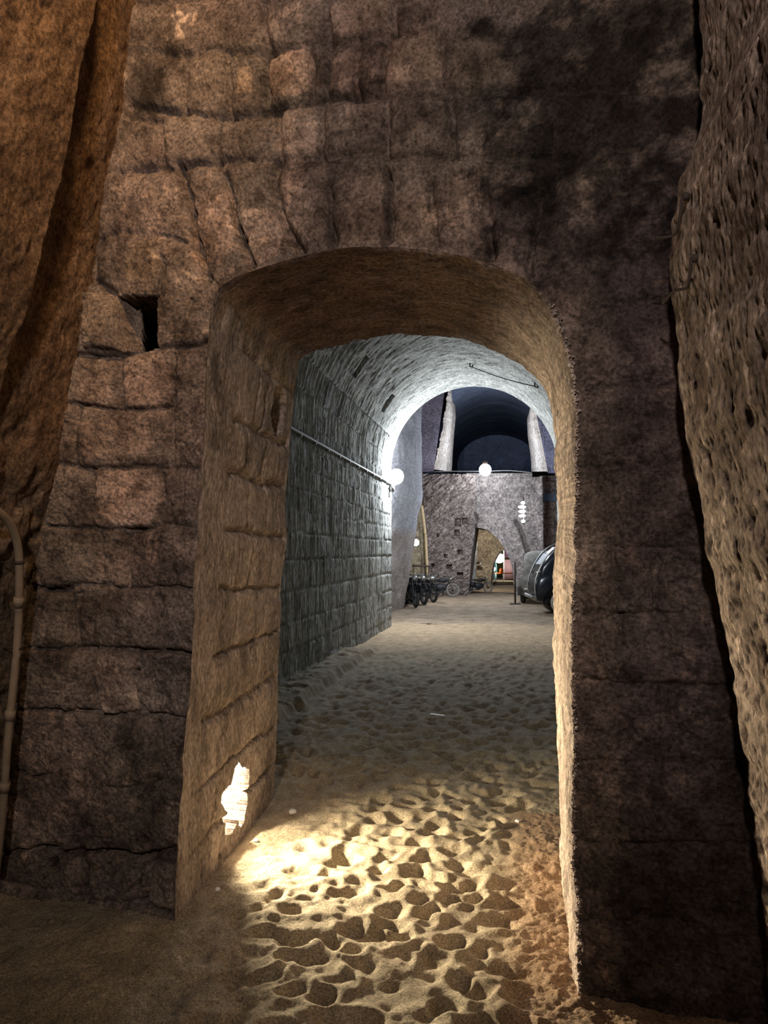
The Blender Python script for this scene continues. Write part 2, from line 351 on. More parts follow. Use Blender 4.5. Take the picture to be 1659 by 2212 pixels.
for k, (px, py, rx, ry, amt) in enumerate([(1290,210,250,270,.97),(1180,480,170,120,.8),(1350,640,130,150,.55),(320,190,48,50,.6),(950,90,60,40,.3),(1000,240,140,50,.45),(1330,950,140,110,.3),(1350,1900,200,260,.4),(720,205,60,14,.5),(600,232,80,12,.5)]):
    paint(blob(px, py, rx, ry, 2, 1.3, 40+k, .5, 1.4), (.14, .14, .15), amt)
wh = blob(390, 48, 50, 34, 2, .5, 70)*ss(.05, .2, fbm(wx*28, wz*28, 79, 3)); paint(wh, (3.2, 3.1, 2.8), .9)
wh = blob(640, 20, 60, 30, 2, .5, 71)*ss(.05, .2, fbm(wx*25, wz*25, 80, 3)); paint(wh, (2.2, 2.1, 2), .8)
wh = blob(328, 1185, 18, 40, 2, .3, 72)*ss(.12, .2, np.abs(fbm(wx*24, wz*10, 82, 2))); paint(wh, (2.4, 2.2, 2), .8)
# yellowish arris at the opening
ed = np.abs(s[None, :]*np.linalg.norm(OO-inner, axis=1)[:, None])
# square hole at upper left with its loose block
def quadmask(pl, soft=.008):
    q = FQ(pl); m = np.ones(X.shape)
    for (ax, ay), (bx_, by) in zip(q, q[1:]+q[:1]):
        L = math.hypot(bx_-ax, by-ay); d = ((X-ax)*(by-ay)-(Z-ay)*(bx_-ax))/L + .008*fbm(X*20, Z*20, 85, 2); m = m*ss(-soft, soft, d)
    return m
hole = quadmask([(248,636),(342,640),(338,750),(262,758)], .003)
cav = quadmask([(266,639),(342,640),(338,750),(272,757)], .003)
h = h-.13*hole-.62*cav; P[..., 0] -= .38*cav; P[..., 2] += .10*cav; HOLEN = True
blk = quadmask([(182,636),(248,636),(262,758),(184,750)]); h = h+.03*blk*(1-hole)
edge_fade = ss(0, .03, ed); h = h*(.25+.75*edge_fade)
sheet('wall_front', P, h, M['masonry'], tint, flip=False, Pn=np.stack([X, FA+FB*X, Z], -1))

# crumbling plaster fringe on the right arris
rng = np.random.default_rng(5); bmc = newbm()
for _ in range(900):
    i = int(rng.integers(NS[0]+430, n-5)); o = FOj[i]; r = float(rng.choice([.0018, .0025, .0035, .005], p=[.4, .3, .2, .1])); off = abs(rng.normal(0, .006))
    c = o+nor[i]*off+np.array([0, -.004-off*.8, 0])+rng.normal(0, .002, 3)
    v = bmesh.ops.create_icosphere(bmc, subdivisions=1, radius=r)['verts']; e_ = rng.uniform(.6, 1.8, 3)
    for q in v: q.co = Vector((q.co.x*e_[0]+c[0], q.co.y*e_[1]+c[1], q.co.z*e_[2]+c[2]))
me_ = bpy.data.meshes.new('trim_3'); bmc.to_mesh(me_); bmc.free()
at_ = me_.attributes.new('tint', 'FLOAT_COLOR', 'POINT'); at_.data.foreach_set('color', np.full(len(me_.vertices)*4, 1.6, dtype=np.float32))
link('trim_3', me_, M['jamb'])['kind'] = 'structure'
# ------------------------------------------------------------------ reveal (jambs and soffit)
mrows = 300
dv = np.interp(np.linspace(0, 1, mrows), [0, .3, .85, 1], [0, .36, .80, 1])
P = FOj[:, None, :]*(1-dv)[None, :, None]+BOj[:, None, :]*dv[None, :, None]
U = arc[:, None]+0*dv[None, :]; Yw = P[..., 1]; Zw = P[..., 2]; Xw = P[..., 0]
D = dv[None, :]*np.linalg.norm(BO-FO, axis=1)[:, None]
left = 1-ss(NS[0]-30, NS[0]+30, tt.astype(float)); right = ss(NS[0]+330, NS[0]+460, tt.astype(float))
left = left[:, None]*np.ones_like(D); right = right[:, None]*np.ones_like(D)
JX = -1.43
def JQ(pl): return [(q.y, q.z) for q in (atX(px, py, JX) for px, py in pl)]
wy = Yw+.02*fbm(Yw*6, Zw*6, 101, 3)+.006*fbm(Yw*30, Zw*30, 102, 2); wz = Zw+.02*fbm(Yw*6+5, Zw*6, 103, 3)+.006*fbm(Yw*30+8, Zw*30, 104, 2)
h = .010*fbm(U*7, D*7, 111, 4)+.003*fbm(U*40, D*40, 113, 3)
rid = 1-np.abs(fbm(U*9, D*26+U*2, 115, 3, .6)); h = h+(1-left)*(.008*rid)
jj = [([(441,905),(480,920),(540,945),(625,970)],.016,.022), ([(438,1015),(500,1035),(560,1048),(620,1050)],.016,.022), ([(432,1140),(500,1150),(570,1160),(612,1165)],.016,.022),
 ([(425,1275),(500,1272),(560,1268),(606,1262)],.008,.02), ([(415,1412),(470,1400),(530,1385),(600,1360)],.009,.022), ([(402,1555),(460,1530),(520,1500),(597,1455)],.014,.02),
 ([(398,1700),(450,1660),(520,1610),(595,1570)],.009,.016), ([(382,1850),(430,1800),(500,1740),(590,1650)],.012,.02), ([(455,760),(500,790),(560,830),(635,870)],.012,.014),
 ([(505,800),(500,900),(498,930)],.009,.018), ([(525,830),(522,930)],.008,.02), ([(480,930),(478,1025)],.008,.02), ([(530,950),(525,1040)],.010,.022), ([(575,960),(575,1045)],.008,.018),
 ([(493,1040),(490,1145)],.007,.018), ([(545,1050),(542,1155)],.009,.02), ([(578,1050),(575,1160)],.007,.018), ([(508,1165),(505,1268)],.008,.018), ([(550,1165),(550,1262)],.006,.014), ([(470,1160),(468,1268)],.006,.01),
 ([(475,1282),(472,1395)],.008,.016), ([(532,1285),(530,1380)],.006,.014), ([(580,1280),(585,1345)],.006,.014), ([(520,1400),(520,1470),(505,1510)],.009,.016), ([(560,1400),(566,1450),(548,1480)],.008,.018),
 ([(455,1560),(440,1640)],.008,.012), ([(540,1520),(530,1620)],.007,.012), ([(440,1710),(436,1780)],.010,.014), ([(420,1850),(418,1900)],.010,.014), ([(465,1810),(462,1870)],.010,.014), ([(570,1600),(565,1700)],.007,.01)]
for pl, w, dp in jj:
    d = segdist(wy, wz, JQ(pl)); ww = w*1.2*(.6+.8*vn(wy*14, wz*14, 121))
    h = h-left*(1.5*dp*np.exp(-(d/ww)**2)*(.5+.6*vn(wy*9, wz*9, 123))+.3*dp*np.exp(-(d/(ww*3))**2))
def jmask(px, py, rx, ry, pw, nz, seed, lo=.85, hi=1.05):
    c = atX(px, py, JX); e = atX(px+rx, py, JX); g = atX(px, py-ry, JX)
    d = ((np.abs(Yw-c.y)/abs(e.y-c.y))**pw+(np.abs(Zw-c.z)/abs(g.z-c.z))**pw)**(1/pw)+nz*fbm(Yw*10, Zw*10, seed, 3)
    return (1-ss(lo, hi, d))*left
nich = jmask(559, 888, 18, 50, 3, .15, 131, .93, 1.03)
h = h-.28*nich
# lamp recess polygon
hp = JQ([(497,1643),(505,1660),(527,1662),(529,1700),(527,1740),(518,1775),(508,1790),(503,1772),(490,1800),(473,1805),(473,1755),(456,1735),(459,1715),(480,1692),(488,1665)])
yy = Yw+.012*fbm(Yw*35, Zw*35, 135, 3); zz = Zw+.012*fbm(Yw*35+4, Zw*35, 136, 3)
ins = np.zeros(Yw.shape, bool)
for (ay, az), (by, bz) in zip(hp, hp[1:]+hp[:1]):
    c = ((az > zz) != (bz > zz)) & (yy < (by-ay)*(zz-az)/(bz-az+1e-12)+ay); ins ^= c
ins &= (left > .9)
h = np.where(ins, -.20, h)
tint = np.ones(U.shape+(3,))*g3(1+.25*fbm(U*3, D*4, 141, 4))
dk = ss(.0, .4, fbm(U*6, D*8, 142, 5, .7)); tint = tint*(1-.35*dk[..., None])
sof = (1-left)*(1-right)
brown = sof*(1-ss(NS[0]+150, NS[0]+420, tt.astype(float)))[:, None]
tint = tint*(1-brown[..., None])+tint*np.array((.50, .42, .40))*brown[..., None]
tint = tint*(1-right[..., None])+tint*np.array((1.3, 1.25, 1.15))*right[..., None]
efade = ss(0, .02, D)*ss(0, .02, (1-dv)[None, :]*np.linalg.norm(BO-FO, axis=1)[:, None])
h = np.where(ins, h, h*efade)
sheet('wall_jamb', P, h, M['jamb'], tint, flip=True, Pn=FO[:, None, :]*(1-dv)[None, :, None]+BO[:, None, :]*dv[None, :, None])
# back face of the door wall (seen from the tunnel side), closes the masonry
rows = 12; s = np.linspace(0, 1, rows)
innerb = np.stack([BOj[:, 0], BOj[:, 2]], 1); XZ = innerb[:, None, :]*(1-s)[None, :, None]+OO[:, None, :]*s[None, :, None]
P = np.stack([XZ[..., 0], BA+BB*XZ[..., 0], XZ[..., 1]], -1)
sheet('wall_back_of_arch', P, 0*XZ[..., 0], M['jamb'], None, flip=True)

# ================================================================== SIDE WALLS OF THE NEAR CORRIDOR
def zgrid(a, b, n): return np.linspace(a, b, n)
def curve_xz(pl, plane):            # px list -> (z, x) interp arrays on plane
    q = [plane(*p) for p in pl]; q.sort(key=lambda v: v.z); return np.array([v.z for v in q]), np.array([v.x for v in q])
lz, lx = curve_xz([(300,-120),(290,0),(262,240),(225,430),(195,600),(160,790),(130,970),(98,1130),(72,1265),(50,1400),(38,1540),(5,1800),(-20,2000),(-30,2120)], fp)
ny, nz = 330, 420
Yg = np.linspace(0.9, 3.5, ny); Zg = np.linspace(-.1, 5.6, nz)
YY, ZZ = np.meshgrid(Yg, Zg, indexing='ij')
XX = np.interp(ZZ, lz, lx)+.05*0
P = np.stack([XX, YY, ZZ], -1)
edge = 2.62+.03*fbm(ZZ*3, YY*0, 201, 4)-.25*(1-ss(1.6, 2.6, ZZ))*0
prot = (.10*ss(1.8, 2.7, ZZ)+.01)*(1-ss(edge-.02, edge+.02, YY))
h = prot+.014*fbm(YY*6, ZZ*6, 203, 6, .6)+.006*fbm(YY*30, ZZ*30, 204, 3)+.02*fbm(YY*1.5, ZZ*1.5, 205, 2)
# crumbling joints low down
h = h-.03*ss(.25, .5, np.abs(fbm(YY*5, ZZ*5, 207, 3)))*(1-ss(1.6, 2.4, ZZ))
tint = g3(1+.2*fbm(YY*4, ZZ*4, 209, 5))
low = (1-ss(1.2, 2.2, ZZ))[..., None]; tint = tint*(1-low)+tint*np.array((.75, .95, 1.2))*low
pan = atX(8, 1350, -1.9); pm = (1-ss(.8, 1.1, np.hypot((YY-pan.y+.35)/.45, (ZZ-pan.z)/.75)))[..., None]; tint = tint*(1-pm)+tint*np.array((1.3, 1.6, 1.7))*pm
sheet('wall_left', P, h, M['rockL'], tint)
# right wall
RY = 2.45
rp = lambda px, py: atY(px, py, RY)
rz, rx = curve_xz([(1505,-150),(1508,0),(1515,120),(1520,260),(1500,330),(1468,390),(1457,440),(1450,560),(1457,700),(1470,830),(1490,980),(1520,1150),(1560,1350),(1600,1560),(1632,1800),(1659,2060),(1672,2300)], rp)
ny, nz = 420, 700
Yg = np.linspace(.75, RY, ny); Zg = np.linspace(-.1, 4.6, nz)
YY, ZZ = np.meshgrid(Yg, Zg, indexing='ij')
XX = np.interp(ZZ, rz, rx)+.012*fbm(ZZ*14, ZZ*0, 220, 4)
XX = XX+(RY-YY)*.05
P = np.stack([XX, YY, ZZ], -1)
f1, f2, cid = worley(YY*34, ZZ*24, 223)
pit = (1-ss(.15, .5, f1))*(cid > .55)
f1b, _, cb = worley(YY*10, ZZ*7, 225); pitb = (1-ss(.1, .3, f1b))*(cb > .72)
g1, g2, gc = worley(YY*6+.5*fbm(YY*9, ZZ*9, 228, 2), ZZ*5, 227); flake = .02*(gc-.5)
h = -.009*pit-.018*pitb+flake*.25+.006*fbm(YY*7, ZZ*7, 231, 5, .7)+.004*fbm(YY*50, ZZ*26, 233, 3)
nearedge = ss(RY-.06, RY, YY); h = h*(1-nearedge)
tint = g3(1+.3*fbm(YY*10, ZZ*7, 235, 5, .7))
fl = ss(.25, .4, fbm(YY*22, ZZ*14, 237, 4, .8))[..., None]; tint = tint*(1+.7*fl)
tint = tint*(1-.55*(pit+pitb).clip(0, 1)[..., None])
sheet('wall_right', P, h, M['rockR'], tint, flip=True)
# return of the right rock to the door wall
Yg2 = np.linspace(RY, 3.2, 40); YY, ZZ = np.meshgrid(Yg2, Zg[::4], indexing='ij'); XX = np.interp(ZZ, rz, rx)+.012*fbm(ZZ*14, ZZ*0, 220, 4)+(YY-RY)*1.4
sheet('wall_right_return', np.stack([XX, YY, ZZ], -1), .01*fbm(YY*8, ZZ*8, 241, 3), M['rockR'], None, flip=True)

# ================================================================== FLOOR
def pits(X, Y):
    wx = X+.07*fbm(X*4, Y*4, 301, 3); wy = Y+.07*fbm(X*4+7, Y*4, 302, 3)
    a1, a2, c = worley(wx*7.2+wy*1.9, wy*9.8-wx*1.9, 305, 1.0)
    b1, b2, cb = worley(wx*12, wy*15, 307, .95)
    bowl = ss(.0, .62, a1)
    e = np.clip((a2-a1), 0, 1)
    crest = np.exp(-(e/.34)**2)
    gate = ss(.30, .62, vn(wx*7+3, wy*7, 311)*.65+.35*vn(wx*15, wy*15, 312))
    rg = np.exp(-(fbm(wx*6.5+.7*wy, wy*6.2, 317, 2)/.10)**2)*ss(.35, .6, vn(wx*8, wy*8+5, 318))
    h = -.052*(1-bowl)*ss(.38, .7, c)+.014*crest*gate+.012*rg
    h = h+.012*(1-ss(.1, .5, b1))*(cb > .7)-.018*(1-ss(0, .5, b1))*(cb < .35)
    return h
def blur(a, k):
    for _ in range(k):
        a = a.copy(); a[1:-1] = (a[:-2]+2*a[1:-1]+a[2:])/4; a[:, 1:-1] = (a[:, :-2]+2*a[:, 1:-1]+a[:, 2:])/4
    return a
def floorh(X, Y):
    near = Y < 5
    cl = np.where(Y < 4.4, -1.02+.0*Y, -1.02-(Y-4.4)*.9).clip(-1.95, 0)
    cr = np.where(Y < 4.4, -.03, -.03+(Y-4.4)*.35).clip(-1, .55)
    m = ss(cl-.28, cl+.18, X)*(1-ss(cr-.08, cr+.08, X+.05*fbm(X*3, Y*3, 315, 2)))
    amp = np.where(Y < 5, 1, np.clip(1-(Y-5)*.05, .45, 1))*(1-ss(10, 14, Y)*.6)
    h = pits(X, Y)*m*amp*1.25
    if h.shape[0] > 8: h = blur(h, 4)
    h = h+(1-m)*(.008*fbm(X*9, Y*9, 321, 4)+.007*fbm(X*36, Y*36, 323, 4, .8))
    h = h+.0022*fbm(X*60, Y*60, 325, 3, .7)+.02*fbm(X*1.3, Y*1.3, 327, 2)
    # shallow streaks near the lamp
    lm = np.exp(-((X+1.1)/.45)**2-((Y-3.3)/.9)**2); h = h+lm*.006*fbm(X*3+Y*6, Y*18-X*14, 329, 3)
    # kerb along the tunnel wall
    kx = -2.05+.05*fbm(Y*3, Y*0, 331, 3)
    h = h+(.10+.03*fbm(X*7, Y*7, 333, 3))*(1-ss(kx-.06, kx+.03, X))*ss(4.6, 5.2, Y)*(1-ss(10.5, 12.5, Y))
    # rubble against the right pier
    h = h+.020*np.clip(fbm(X*16, Y*16, 335, 4), 0, 1)*ss(-.1, .1, X)*(Y < 4.2)
    return h
nx = 680; Xg = np.linspace(-3.0, 1.5, nx)
k = 820; Yg = 1.25*np.exp(np.linspace(0, math.log(16.0/1.25), k))
XX, YY = np.meshgrid(Xg, Yg, indexing='ij')
h = floorh(XX, YY)
tint = g3(1+.18*fbm(XX*6, YY*6, 341, 4))
rr = (ss(-.15, .1, XX)*(YY < 4.6))[..., None]; tint = tint*(1-rr)+tint*np.array((.98, .80, .72))*rr
nl = (1-ss(-1.7, -1.35, XX+.0*YY))*(YY < 3.2); tint = tint*(1-.12*nl[..., None])  # near left sand slightly darkened: shade put into the tint
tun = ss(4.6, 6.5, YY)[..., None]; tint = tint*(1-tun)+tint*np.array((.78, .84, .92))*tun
mo = ss(9, 13, YY)[..., None]; tint = tint*(1-mo)+tint*np.array((1.25, 1.08, .95))*mo
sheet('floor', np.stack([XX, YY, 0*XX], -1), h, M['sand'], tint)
def fz(x, y):
    a = np.array([[float(x)]]); b = np.array([[float(y)]]); return float(floorh(a, b)[0, 0])

# ================================================================== TUNNEL
TL, TR, TY0, TY1 = -2.43, .84, 3.9, 15.3
TC = (TL+TR)/2; TRad = (TR-TL)/2; SP = 4.78-TRad
prof = [(TL, -.1)]+[(TL, -.1+(SP+.1)*i/140) for i in range(1, 140)]
prof += [(TC-TRad*math.cos(a), SP+TRad*math.sin(a)) for a in np.linspace(0, PI, 300)]
prof += [(TR, SP-(SP+.1)*i/140) for i in range(1, 141)]
prof = np.array(prof); pa = np.r_[0, np.cumsum(np.linalg.norm(np.diff(prof, axis=0), axis=1))]
Yg = np.linspace(TY0, TY1, 560)
UU, YY = np.meshgrid(pa, Yg, indexing='ij')
P = np.stack([np.repeat(prof[:, :1], len(Yg), 1), YY, np.repeat(prof[:, 1:], len(Yg), 1)], -1)
tu = UU+.015*fbm(UU*5, YY*5, 401, 3); ty = YY+.015*fbm(UU*5+3, YY*5, 402, 3)
CH = .29; tw = tu+.07*np.sin(tu*2.7); row = np.floor(tw/CH); fu = tw/CH-row
BL = .36+.3*_hash(row, row*0, 404); off = _hash(row, row*0, 403)*3
bcol = np.floor((ty/BL)+off); fy = (ty/BL)+off-bcol
dj = np.minimum(np.minimum(fu, 1-fu)*CH, np.minimum(fy, 1-fy)*BL)
blocks = -.020*np.exp(-(dj/.013)**2)*ss(.2, .6, vn(tu*3, ty*3, 406))+.014*(_hash(row, bcol, 405)-.5)
vault = ss(SP+.75, SP+1.0, UU)*(1-ss(pa[-1]-SP-.9, pa[-1]-SP-.6, UU))
scr = .013*fbm(YY*24, UU*4, 407, 4, .6)
chis = .022*fbm(YY*11+.8*fbm(UU*2, YY*2, 409, 2), UU*4.5, 411, 4, .6)
h = (1-vault)*(blocks+scr)+vault*chis+.010*fbm(UU*3, YY*3, 413, 4)
tint = np.array((.93,.98,1.06))*g3(1+.2*fbm(UU*2.5, YY*2.5, 415, 4)+(1-vault)*(.28*(_hash(row, bcol, 417)-.5)))*np.ones(UU.shape+(3,))
jm = ((1-vault)*np.exp(-(dj/.012)**2))[..., None]; tint = tint*(1-.25*jm*ss(.2, .6, vn(tu*3, ty*3, 406))[..., None])
# put-log slots in the vault
def vaulthit(px, py):
    d = ray(px, py); best = None
    for t in np.linspace(.002, .02, 9000):
        x, y, z = d.x*t, d.y*t, H+d.z*t
        if (z > SP and math.hypot(x-TC, z-SP) >= TRad) or (z <= SP and x <= TL): 
            return x, y, z
def uof(x, z):
    if z <= SP: return z+.1
    return SP+.1+TRad*(PI-math.atan2(z-SP, x-TC))
VSL = [vaulthit(778, 790), vaulthit(838, 870)]
for (vx, vy, vz) in VSL:
    u0 = uof(vx, vz); mk = (1-ss(.9, 1.1, np.maximum(np.abs(UU-u0)/.16, np.abs(YY-vy)/.10))); h = h-.22*mk; tint = tint*(1-.5*mk[..., None])
fade = 1-ss(TY1-.02, TY1, YY); h = h*fade
sheet('wall_tunnel', P, h, M['tunnel'], tint, flip=True)

# ================================================================== FAR CAVERN
GW = rock('cavern_floor_dust', (.20,.15,.105), (.36,.28,.20), 3, .6, 30, dist=.02)
Xg = np.linspace(-7, 7, 240); Yg = np.linspace(15.95, 60, 300); XX, YY = np.meshgrid(Xg, Yg, indexing='ij')
sheet('floor_cavern', np.stack([XX, YY, 0*XX], -1), .015*fbm(XX*2, YY*2, 501, 4)*(1-ss(15.95,16.3,YY)*0), GW, g3(1+.25*fbm(XX*1.5, YY*1.5, 503, 4)))
def vpanel(name, q, mat, nu=120, nv=120, amp=.04, sc=1.5, seed=0, marks=0.0, tcol=(1,1,1), blocks=0.0, stru=True, parent=None, holes=()):
    """wall patch from four corners bl, br, tr, tl"""
    a, b, c, d = [np.array(v, float) for v in q]
    u = np.linspace(0, 1, nu)[:, None, None]; v = np.linspace(0, 1, nv)[None, :, None]
    P = (a*(1-u)+b*u)*(1-v)+(d*(1-u)+c*u)*v
    L = np.linalg.norm(b-a); Hh = np.linalg.norm(d-a); U = (u*L)[..., 0]+0*v[..., 0]; V = (v*Hh)[..., 0]+0*u[..., 0]
    h = amp*fbm(U*sc, V*sc, seed, 5)
    if marks: h = h+marks*.6*fbm((U+V)*3.0, (U-V)*11, seed+3, 4, .6)
    t = 1+.25*fbm(U*1.2, V*1.2, seed+5, 4)
    if blocks:
        r = np.floor(V/.32); fv = V/.32-r; cc = U/.55+.5*(r % 2); c_ = np.floor(cc); fu = cc-c_
        dj = np.minimum(np.minimum(fv, 1-fv)*.32, np.minimum(fu, 1-fu)*.55); g = np.exp(-(dj/.02)**2); h = h-blocks*g; t = t*(1-.3*g)*(.85+.3*_hash(r, c_, seed))
    for (hx, hy, hw, hh) in holes:
        p = atY(hx, hy, float(a[1])); mk = 1-ss(.8, 1.15, np.maximum(np.abs(P[..., 0]-p.x)/hw, np.abs(P[..., 2]-p.z)/hh)+.1*fbm(U*9, V*9, seed+8, 2)); h = h-.3*mk
    return sheet(name, P, h, mat, g3(t)*np.array(tcol), parent=parent)
# tunnel mouth ring wall seen from the cavern: solid mass round the mouth
ring = np.array([(x, z) for x, z in prof]); ro = resamp([(-7, -.1), (-7, 9), (7, 9), (7, -.1)], np.linspace(0, 1, len(ring)))
ring = np.stack([ring, ro], 1)
P = np.stack([ring[..., 0], np.full(ring.shape[:2], TY1), ring[..., 1]], -1)
sheet('wall_tunnel_mouth', P, np.zeros(P.shape[:2]), M['tunnel'], None)
def w(px, py, Y): return tuple(atY(px, py, Y))
# left leaning smooth wall, ends in an arris at Y=20
eL = [(870,1312),(878,1270),(888,1225),(900,1150),(912,1085),(913,890),(912,600)]
zs = np.linspace(-.1, 9, 260); e = sorted([(atY(x, y, 20).z, atY(x, y, 20).x) for x, y in eL]); ex = np.interp(zs, [a for a, b in e], [b for a, b in e])
yl = np.linspace(TY1, 20, 60); sY, sZ = np.meshgrid(yl, zs, indexing='ij'); sX = np.interp(sZ, zs, ex)-.35*(1-(sY-TY1)/(20-TY1))-.0
sX = sX+.06*fbm(sZ*1.2, sY*.6, 521, 3)
lowb = 1-ss(1.9, 2.1, sZ)
sheet('wall_cavern_left', np.stack([sX, sY, sZ], -1), .03*fbm(sY*2, sZ*2, 523, 4)*1.0, M['smooth'], g3(1+.1*fbm(sY, sZ*3, 525, 3))*(1-lowb[..., None]*np.array((0, .12, .25))))
# return behind arris
vpanel('wall_cavern_left_return', [(ex[0], 20, -.1), (-6.5, 20.3, -.1), (-6.5, 20.3, 9), (ex[-1], 20, 9)], M['cavern'], 30, 60, seed=530)
# rock with tooled diagonal marks (left of arch), Y=26.5
R1 = 26.4
vpanel('wall_cavern_recess', [w(860,1296,24.9), w(932,1289,R1), w(912,1000,R1), w(860,1000,24.9)], M['cavern'], 60, 160, amp=.06, sc=3, seed=540, tcol=(1.15,1.1,.8))
vpanel('wall_tooled_rock', [w(927,1292,R1-.3), w(1012,1292,R1-.3), w(1029,1024,R1-.3), w(911,1024,R1-.3)], M['cavern'], 200, 380, amp=.08, sc=1.3, seed=545, holes=[(988,1128,.10,.13),(1003,1125,.09,.09),(986,1151,.09,.10),(993,1193,.09,.08),(962,1201,.06,.06),(970,1225,.09,.08),(994,1240,.10,.05),(946,1157,.05,.05),(935,1222,.05,.06)], marks=.24, tcol=(1.05,1.0,.98))
# arch wall around pointed opening
A1 = R1
archp = [(1006,1300),(1012,1250),(1018,1200),(1027,1139),(1045,1142),(1060,1150),(1075,1163),(1090,1185),(1100,1205),(1107,1228),(1110,1255),(1112,1300)]
ai = np.array([(atY(x, y, A1).x, atY(x, y, A1).z) for x, y in archp]); ai = resamp(ai, np.linspace(0, 1, 160))
oA = [w(1006,1300,A1), w(1006,1120,A1), w(1006,1022,A1), w(1150,1022,A1), w(1150,1300,A1)]
oo = resamp([(a[0], a[2]) for a in oA], np.linspace(0, 1, 160))
s = np.linspace(0, 1, 90)[None, :, None]; G = ai[:, None]*(1-s)+oo[:, None]*s
P = np.stack([G[..., 0], np.full(G.shape[:2], A1), G[..., 1]], -1)
gx, gz = G[..., 0], G[..., 1]; r = np.floor(gz/.5); fv = gz/.5-r; cc = gx/.45+.37*r; fu = cc-np.floor(cc); dj = np.minimum(np.minimum(fv, 1-fv)*.5, np.minimum(fu, 1-fu)*.45)
upm = ss(2.5, 3.0, gz)
grv = segdist(gx+.06*fbm(gx*3, gz*3, 557, 3), gz, [(atY(x, y, A1).x, atY(x, y, A1).z) for x, y in [(1112,1128),(1122,1140),(1132,1165),(1141,1195),(1146,1222)]])
crk = segdist(gx+.08*fbm(gx*2, gz*3, 558, 3), gz, [(atY(x, y, A1).x, atY(x, y, A1).z) for x, y in [(1008,1030),(1008,1100),(1027,1115),(1028,1140)]])
sheet('wall_pointed_arch', P, -.04*np.exp(-(dj/.03)**2)*upm-.28*np.exp(-(grv/.06)**2)-.2*np.exp(-(crk/.05)**2)+.04*fbm(gx*2, gz*2, 551, 4), M['cavern'], g3(1+.2*fbm(gx*2, gz*2, 553, 4)))
# arch reveal
P = np.stack([np.stack([np.full(6, a[0]), np.linspace(A1, A1+2.6, 6), np.full(6, a[1])], -1) for a in ai])
sheet('wall_pointed_arch_reveal', P, np.zeros(P.shape[:2]), M['cavern'], None, flip=True)
# raised band following the arch on its right
vpanel('wall_cavern_buttress', [w(1150,1300,A1-.5), w(1176,1300,A1-.5), w(1171,1030,A1-.5), w(1146,1030,A1-.5)], M['cavern'], 60, 160, amp=.1, sc=1.5, seed=560, marks=.08)
vpanel('wall_cavern_right', [w(1165,1300,A1+.6), w(1330,1310,A1+.6), w(1330,1020,A1+.6), w(1165,1020,A1+.6)], M['cavern'], 90, 120, amp=.03, seed=565, blocks=.05, tcol=(1.15,1.05,1.0))
vpanel('wall_cavern_east', [(6.9, TY1, -.1), (6.9, 28, -.1), (6.9, 28, 9), (6.9, TY1, 9)], M['cavern'], 40, 40, seed=567)
bm = newbm(); a = atY(1172, 1081, A1+.4); b = atY(1330, 1070, A1+.4); bx(bm, ((a.x+b.x)/2, A1+.4, (a.z+b.z)/2+.02), (b.x-a.x, .35, .26))
o = obj('trim_1', bm, M['darkglass'], smooth=False); o['kind'] = 'structure'
# passage behind first arch: lit wall with second arch
A2 = 32.5
arch2 = [(1058,1275),(1062,1240),(1065,1218),(1073,1202),(1082,1190),(1092,1184),(1100,1190),(1106,1205),(1110,1228),(1112,1275)]
ai = np.array([(atY(x, y, A2).x, atY(x, y, A2).z) for x, y in arch2]); ai = resamp(ai, np.linspace(0, 1, 120))
oA = [w(985,1275,A2), w(985,1120,A2), w(1150,1120,A2), w(1150,1275,A2)]
oo = resamp([(a[0], a[2]) for a in oA], np.linspace(0, 1, 120)); s = np.linspace(0, 1, 60)[None, :, None]; G = ai[:, None]*(1-s)+oo[:, None]*s
P = np.stack([G[..., 0], np.full(G.shape[:2], A2), G[..., 1]], -1)
sheet('wall_passage', P, .05*fbm(G[..., 0]*2, G[..., 1]*2, 571, 4), M['cavern'], g3(1+.2*fbm(G[..., 0]*3, G[..., 1]*3, 573, 4))*np.array((1.5, 1.4, 1.15)))
P = np.stack([np.stack([np.full(6, a[0]), np.linspace(A2, A2+4, 6), np.full(6, a[1])], -1) for a in ai])
sheet('wall_passage_reveal', P, np.zeros(P.shape[:2]), M['cavern'], g3(np.full(P.shape[:2], 1.4)), flip=True)
# pale leaning pilaster in passage
vpanel('wall_passage_pier', [w(1008,1284,29.5), w(1026,1284,29.5), w(1032,1172,29.5), w(1020,1168,29.5)], M['smooth'], 30, 90, amp=.03, seed=575, tcol=(1.3,1.35,1.3))
# lit room far behind
vpanel('wall_lit_room', [w(1040,1270,48), w(1140,1270,48), w(1140,1150,48), w(1040,1150,48)], M['yellow'], 20, 20, amp=.02, seed=577)
